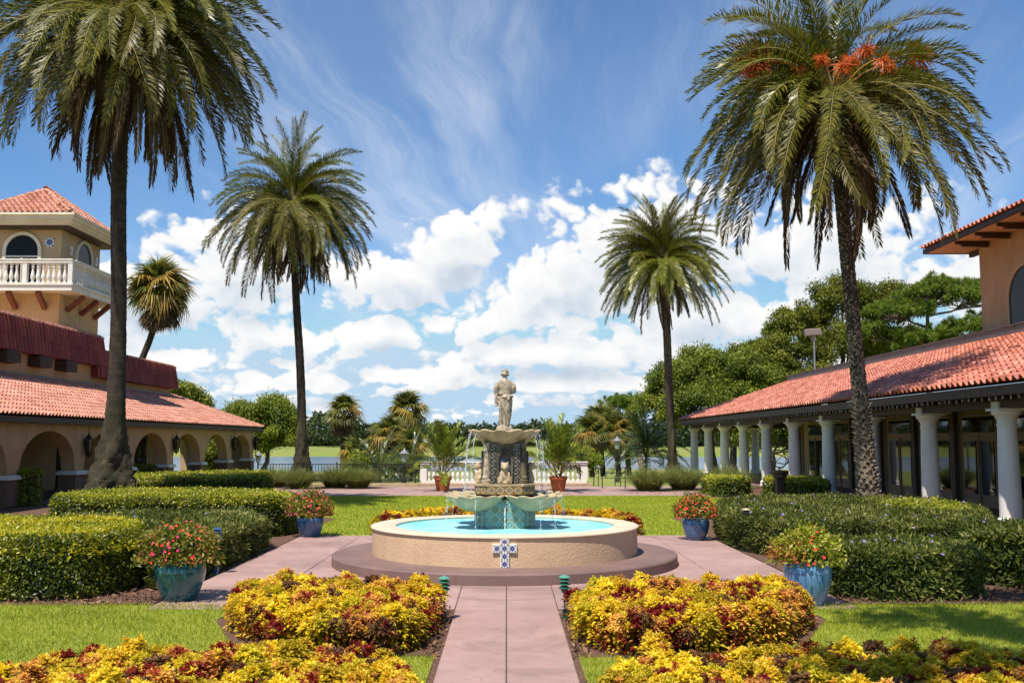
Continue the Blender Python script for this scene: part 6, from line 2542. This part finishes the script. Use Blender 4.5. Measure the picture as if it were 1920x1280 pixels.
def coleus_mesh(kind, seed):
    """one plant: many upright shoots, each a small rosette of pointed leaves"""
    r = np.random.default_rng(seed)
    V, F, T, RM, FM = [], [], [], [], []
    kinds = list(CK)
    main = kinds.index(kind)
    def leaf(c, d, o, l, w, t, mi):
        s = np.cross(d, o)
        s /= np.linalg.norm(s) + 1e-9
        nn = np.cross(s, d)
        b = len(V)
        V.extend([c, c + d * l * .32 + s * w * .48 + nn * .006, c + d * l * .66 + s * w * .33 + nn * .004, c + d * l - nn * l * r.uniform(.0, .25),
                  c + d * l * .66 - s * w * .33 + nn * .004, c + d * l * .32 - s * w * .48 + nn * .006, c + d * l * .45 - nn * .005])
        T.extend([t] * 7)
        RM.extend([.4, 1, 1, 1, 1, 1, 0])
        F.extend([(b + i, b + (i + 1) % 6, b + 6) for i in range(6)])
        FM.extend([mi] * 6)
    n = 30
    for i in range(n):
        f = (i + .5) / n
        a = i * 2.39996 + r.normal(0, .2)
        rad = .15 * math.sqrt(f) + r.normal(0, .008)
        top = .50 + r.normal(0, .022) - .16 * f ** 3
        ax = np.array([math.cos(a) * .55 * f, math.sin(a) * .55 * f, 1.0])
        ax /= np.linalg.norm(ax)
        c = np.array([rad * math.cos(a), rad * math.sin(a), top])
        u = np.cross(ax, [0.3, .9, .1])
        u /= np.linalg.norm(u)
        v = np.cross(ax, u)
        t0 = r.normal(.52, .16)
        mi = main if r.random() < .80 else int(r.choice(5, p=(.40, .16, .18, .15, .11)))
        ph = r.uniform(0, 6.28)
        for tier, (k, l, el, dz) in enumerate(((3, .048, .95, .0), (4, .068, .50, .014), (4, .078, .10, .038))):
            for q in range(k):
                b_ = ph + 2 * PI * q / k + tier * .7 + r.normal(0, .15)
                h = u * math.cos(b_) + v * math.sin(b_)
                e = el + r.normal(0, .2)
                d = h * math.cos(e) + ax * math.sin(e)
                o = ax * math.cos(e) - h * math.sin(e)
                ll = l * r.uniform(.8, 1.2)
                leaf(c - ax * dz, d, o, ll, ll * r.uniform(.42, .56), min(1, max(0, t0 + r.normal(0, .12) + .10 * (1 - tier))), mi)
    for i in range(120):         # leaves down the sides
        a = r.uniform(0, 2 * PI)
        z = r.uniform(.03, .42)
        rad = .15 + .02 * r.normal()
        h = np.array([math.cos(a), math.sin(a), r.normal(-.05, .3)])
        h /= np.linalg.norm(h)
        c = np.array([rad * math.cos(a), rad * math.sin(a), z])
        o = np.array([-h[0] * .2, -h[1] * .2, 1.0]) + r.normal(size=3) * .25
        o -= h * (o @ h)
        o /= np.linalg.norm(o)
        ll = r.uniform(.05, .08)
        leaf(c, h, o, ll, ll * .55, min(1, max(0, r.normal(.35, .18))), main if r.random() < .7 else int(r.choice(5)))
    for i in range(9):
        a = i * .9
        p0 = np.array([.03 * math.cos(a), .03 * math.sin(a), 0])
        p1 = np.array([.12 * math.cos(a), .12 * math.sin(a), .42])
        q = np.array([-math.sin(a), math.cos(a), 0]) * .006
        b = len(V)
        V.extend([p0 - q, p0 + q, p1])
        T.extend([.1] * 3)
        RM.extend([0] * 3)
        F.append((b, b + 1, b + 2))
        FM.append(main)
    mts = [bpy.data.materials.get('coleus_' + q) or leafy('coleus_' + q, CK[q][0], .48, .28, .14, rim=CK[q][1], spec=.25) for q in kinds]
    return np_mesh('coleus_plant', np.array(V), np.array(F), mts, tint=np.array(T), rim=np.array(RM), fmat=FM)


COLEUS = {k: [coleus_mesh(k, 50 + i * 7 + j) for j in range(3)] for i, k in enumerate(CK)}


def coleus_bed(label, poly, step, seed, scale=1.0, inner=0.0, visible=None):
    cx, cy = sum(p[0] for p in poly) / len(poly), sum(p[1] for p in poly) / len(poly)
    T = thing('coleus_bed', label, 'flower bed', (cx, cy, 0), group='beds of mixed yellow and red coleus')
    b = MB()
    b.add([(p[0], p[1], .014) for p in poly], [tuple(range(len(poly)))])
    b.build('bed_soil', M_mulch, T)
    r = random.Random(seed)
    xs = [p[0] for p in poly]
    ys = [p[1] for p in poly]
    y, row = min(ys), 0
    pts = []
    while y < max(ys):
        x = min(xs) + (step / 2 if row % 2 else 0)
        while x < max(xs):
            pts.append((x + r.uniform(-.05, .05), y + r.uniform(-.05, .05)))
            x += step
        y += step * .87
        row += 1
    pa = np.array(pts)
    k = inside(poly, pa[:, 0], pa[:, 1]) & (edge_dist(poly, pa[:, 0], pa[:, 1]) > inner)
    n = 0
    for x, y in pa[k]:
        if visible and not visible(x, y):
            continue
        v = float(vnoise(np.array([x]), np.array([y]), 3.4, seed)[0]) + r.gauss(0, .26)
        kd = 'red' if v < -.30 else 'maroon' if v < -.15 else 'orange' if v < .02 else 'yellow' if v < .42 else 'lime'
        if r.random() < .18:
            kd = r.choice(list(CK))
        s = scale * r.uniform(.86, 1.16) * (.92 if kd in ('red', 'maroon') else 1)
        place('coleus_plant', r.choice(COLEUS[kd]), T, Matrix.Translation((x, y, 0)) @ Matrix.Rotation(r.uniform(0, 2 * PI), 4, 'Z') @ Matrix.Rotation(r.gauss(0, .1), 4, 'X') @ Matrix.Diagonal((s, s, s * r.uniform(.88, 1.1), 1)))
        n += 1
    return n


coleus_bed('coleus bed between the left path light and the left front lawn', smooth_poly([(-.80, 9.9), (-.80, 12.6), (-3.0, 12.75), (-3.3, 11.95), (-2.75, 10.6), (-1.95, 9.85)], 1), .150, 3, .76, .03)
coleus_bed('coleus bed between the right path light and the pale blue pot', smooth_poly([(.80, 9.85), (.80, 12.6), (3.35, 12.75), (3.65, 11.95), (3.0, 10.6), (2.05, 9.8)], 1), .157, 5, .76, .03)
vis = lambda x, y: y > 5.7 and abs(x) < y * .53 + .15
coleus_bed('coleus bed along the bottom left corner of the picture', smooth_poly([(-.66, 5.2), (-.66, 8.75), (-2.4, 9.05), (-4.3, 8.15), (-5.2, 6.5), (-5.2, 5.2)], 1), .19, 8, .68, .03, vis)
coleus_bed('coleus bed along the bottom right corner of the picture', smooth_poly([(.74, 5.2), (.74, 8.7), (2.6, 9.0), (4.4, 8.7), (5.4, 8.1), (5.6, 5.2)], 1), .195, 12, .68, .03, vis)
arc = [(3.05 * math.cos(t), 22.35 + 2.6 * math.sin(t)) for t in [PI * j / 16 for j in range(17)]] + [(2.35 * math.cos(t), 22.35 + 1.9 * math.sin(t)) for t in [PI * (16 - j) / 16 for j in range(17)]]
coleus_bed('low curved coleus bed on the lawn edge behind the fountain', arc, .17, 15, .80, .04)


# ------------------------------------------------------------------ flowers in the blue pots
def flower_mound(x, y, z, rx, rz, label, leafm, petals, nleaf, nflower, seed, russet=False):
    T = thing('potted_flowers', label, 'potted flowers', (x, y, z), group='flower mounds in the glazed pots')
    r = np.random.default_rng(seed)
    v = unit(r.normal(size=(nleaf, 3)))
    v[:, 2] = np.abs(v[:, 2]) * 1.1 - .22
    v = unit(v)
    lob = 1 + .12 * np.sin(np.arctan2(v[:, 1], v[:, 0]) * 3 + seed) + .08 * np.sin(v[:, 2] * 9 + seed)
    P = v * np.array([rx, rx, rz]) * (lob * r.uniform(.72, 1.04, nleaf))[:, None] + np.array([0, 0, .04])
    L = r.uniform(.05, .085, nleaf)
    V, F, t = leaf_arrays(P, unit(v + np.array([0, 0, .3])), L, L * .42, .7, .15, .1, np.clip(r.normal(.5, .25, nleaf), 0, 1))
    o = bpy.data.objects.new('foliage', np_mesh('foliage', V, F, leafm, tint=t))
    COL.objects.link(o)
    o.parent = T
    o['kind'] = 'stuff'
    b = MB()
    b.ball((x, y, z + .02), 1, 14, 8, (rx * .62, rx * .62, rz * .66))
    b.build('inner_stems', L_dark, T)
    b = MB()
    for i in range(nflower):
        q = unit(r.normal(size=(1, 3)))[0]
        q[2] = abs(q[2]) * 1.1 - .15
        q[1] = -abs(q[1]) if r.random() < .7 else q[1]
        q /= np.linalg.norm(q)
        p = Vector((x, y, z + .04)) + Vector(q * np.array([rx, rx, rz]) * 1.03)
        nn = (Vector(q) + Vector((r.normal() * .3, r.normal() * .3, .2))).normalized()
        uu = nn.orthogonal().normalized()
        vv = nn.cross(uu)
        s = r.uniform(.017, .028)
        b.cur = int(r.integers(0, len(petals))) if q[0] > -.45 else len(petals) - 1
        pts = [p + nn * .004]
        for j in range(10):
            aa = 2 * PI * j / 10
            pts.append(p + (uu * math.cos(aa) + vv * math.sin(aa)) * s * (1.0 if j % 2 == 0 else .62) + nn * .012)
        b.add(pts, [(0, 1 + j, 1 + (j + 1) % 10) for j in range(10)])
    b.build('blossoms', petals, T, kind='stuff')
    if russet:
        n = 260
        a = r.uniform(2.0, 4.6, n)
        rr = r.uniform(.1, .4, n)
        P = np.stack([rr * np.cos(a) - .04, rr * np.sin(a) * .8, r.uniform(.0, .22, n)], 1)
        N = unit(np.stack([np.cos(a), np.sin(a), r.uniform(-.2, .5, n)], 1))
        V, F, t = leaf_arrays(P, N, .17, .02, 1.6, .1, .3)
        o = bpy.data.objects.new('russet_sedge', np_mesh('russet_sedge', V, F, L_russet, tint=t))
        COL.objects.link(o)
        o.parent = T
        o['kind'] = 'stuff'
    return T


def petal(name, c):
    return pbr(name, c, .5, tuple(min(1, v * 1.25 + .01) for v in c), 30)


P_mag, P_red, P_coral, P_pink = petal('magenta_petal', (.62, .02, .16)), petal('scarlet_petal', (.68, .03, .015)), petal('coral_petal', (.75, .10, .05)), petal('pink_petal', (.70, .22, .22))
flower_mound(-4.30, 13.38, .56, .50, .42, 'wide mound of magenta and red impatiens in the teal pot', L_imp, [P_red, P_coral, P_red, P_mag], 3000, 95, 3)
flower_mound(3.86, 12.98, .58, .42, .38, 'loose yellow green plants with a few red flowers in the pale blue pot', L_limeleaf, [P_red], 2000, 12, 4, True)
flower_mound(-4.28, 22.0, .52, .50, .46, 'round red and orange flower mound in the blue pot by the clipped hedge', L_imp, [P_red, P_coral, P_mag], 2600, 120, 5)
flower_mound(3.98, 21.2, .52, .42, .40, 'round scarlet flower mound in the blue pot right of the fountain', L_imp, [P_red, P_coral, P_red], 2200, 150, 6)


# ------------------------------------------------------------------ small things on the ground: bark chips, fallen leaves
def chips():
    r = np.random.default_rng(77)
    P, N = [], []
    for (x0, x1, y0, y1, n) in ((-9, -4.6, 12.98, 14.3, 1800), (4.4, 9.5, 12.98, 14.4, 1800), (-.80, -.66, 9.8, 12.6, 260), (.66, .82, 9.8, 12.6, 260), (7.2, 9.6, 36, 37.4, 300), (5, 9.6, 38, 41, 500)):
        p = np.stack([r.uniform(x0, x1, n), r.uniform(y0, y1, n), np.full(n, .012) + r.random(n) * .02], 1)
        P.append(p)
    P = np.concatenate(P)
    N = unit(np.stack([r.normal(0, .5, len(P)), r.normal(0, .5, len(P)), np.ones(len(P))], 1))
    L = r.uniform(.03, .09, len(P))
    V, F, t = leaf_arrays(P, N, L, L * .4, -.2, .1, 0)
    me = np_mesh('bark_chips', V, F, leafy('bark_chip', [(0, (.07, .035, .022)), (.6, (.20, .10, .06)), (1, (.38, .22, .14))], .9, .05, 0), tint=t)
    props(place('bark_chips', me, None, Matrix()), 'scattered reddish bark chips between shrubs and paving', 'mulch', kind='stuff')
    n = 240
    P = np.stack([r.uniform(-4.3, 4.2, n), r.uniform(7, 21.8, n), np.full(n, .026)], 1)
    k = ((np.abs(P[:, 0]) < .6) | (P[:, 1] > 13)) & (np.hypot(P[:, 0] - FX, P[:, 1] - FY) > 3.0)
    P = P[k]
    N = unit(np.stack([r.normal(0, .2, len(P)), r.normal(0, .2, len(P)), np.ones(len(P))], 1))
    V, F, t = leaf_arrays(P, N, r.uniform(.02, .05, len(P)), .014, -.3, .1, 0)
    me = np_mesh('fallen_leaves', V, F, leafy('fallen_leaf', [(0, (.16, .09, .04)), (1, (.5, .36, .16))], .8, .1, 0), tint=t)
    props(place('fallen_leaves', me, None, Matrix()), 'few dry fallen leaves on the pink paving', 'leaves', kind='stuff')


chips()
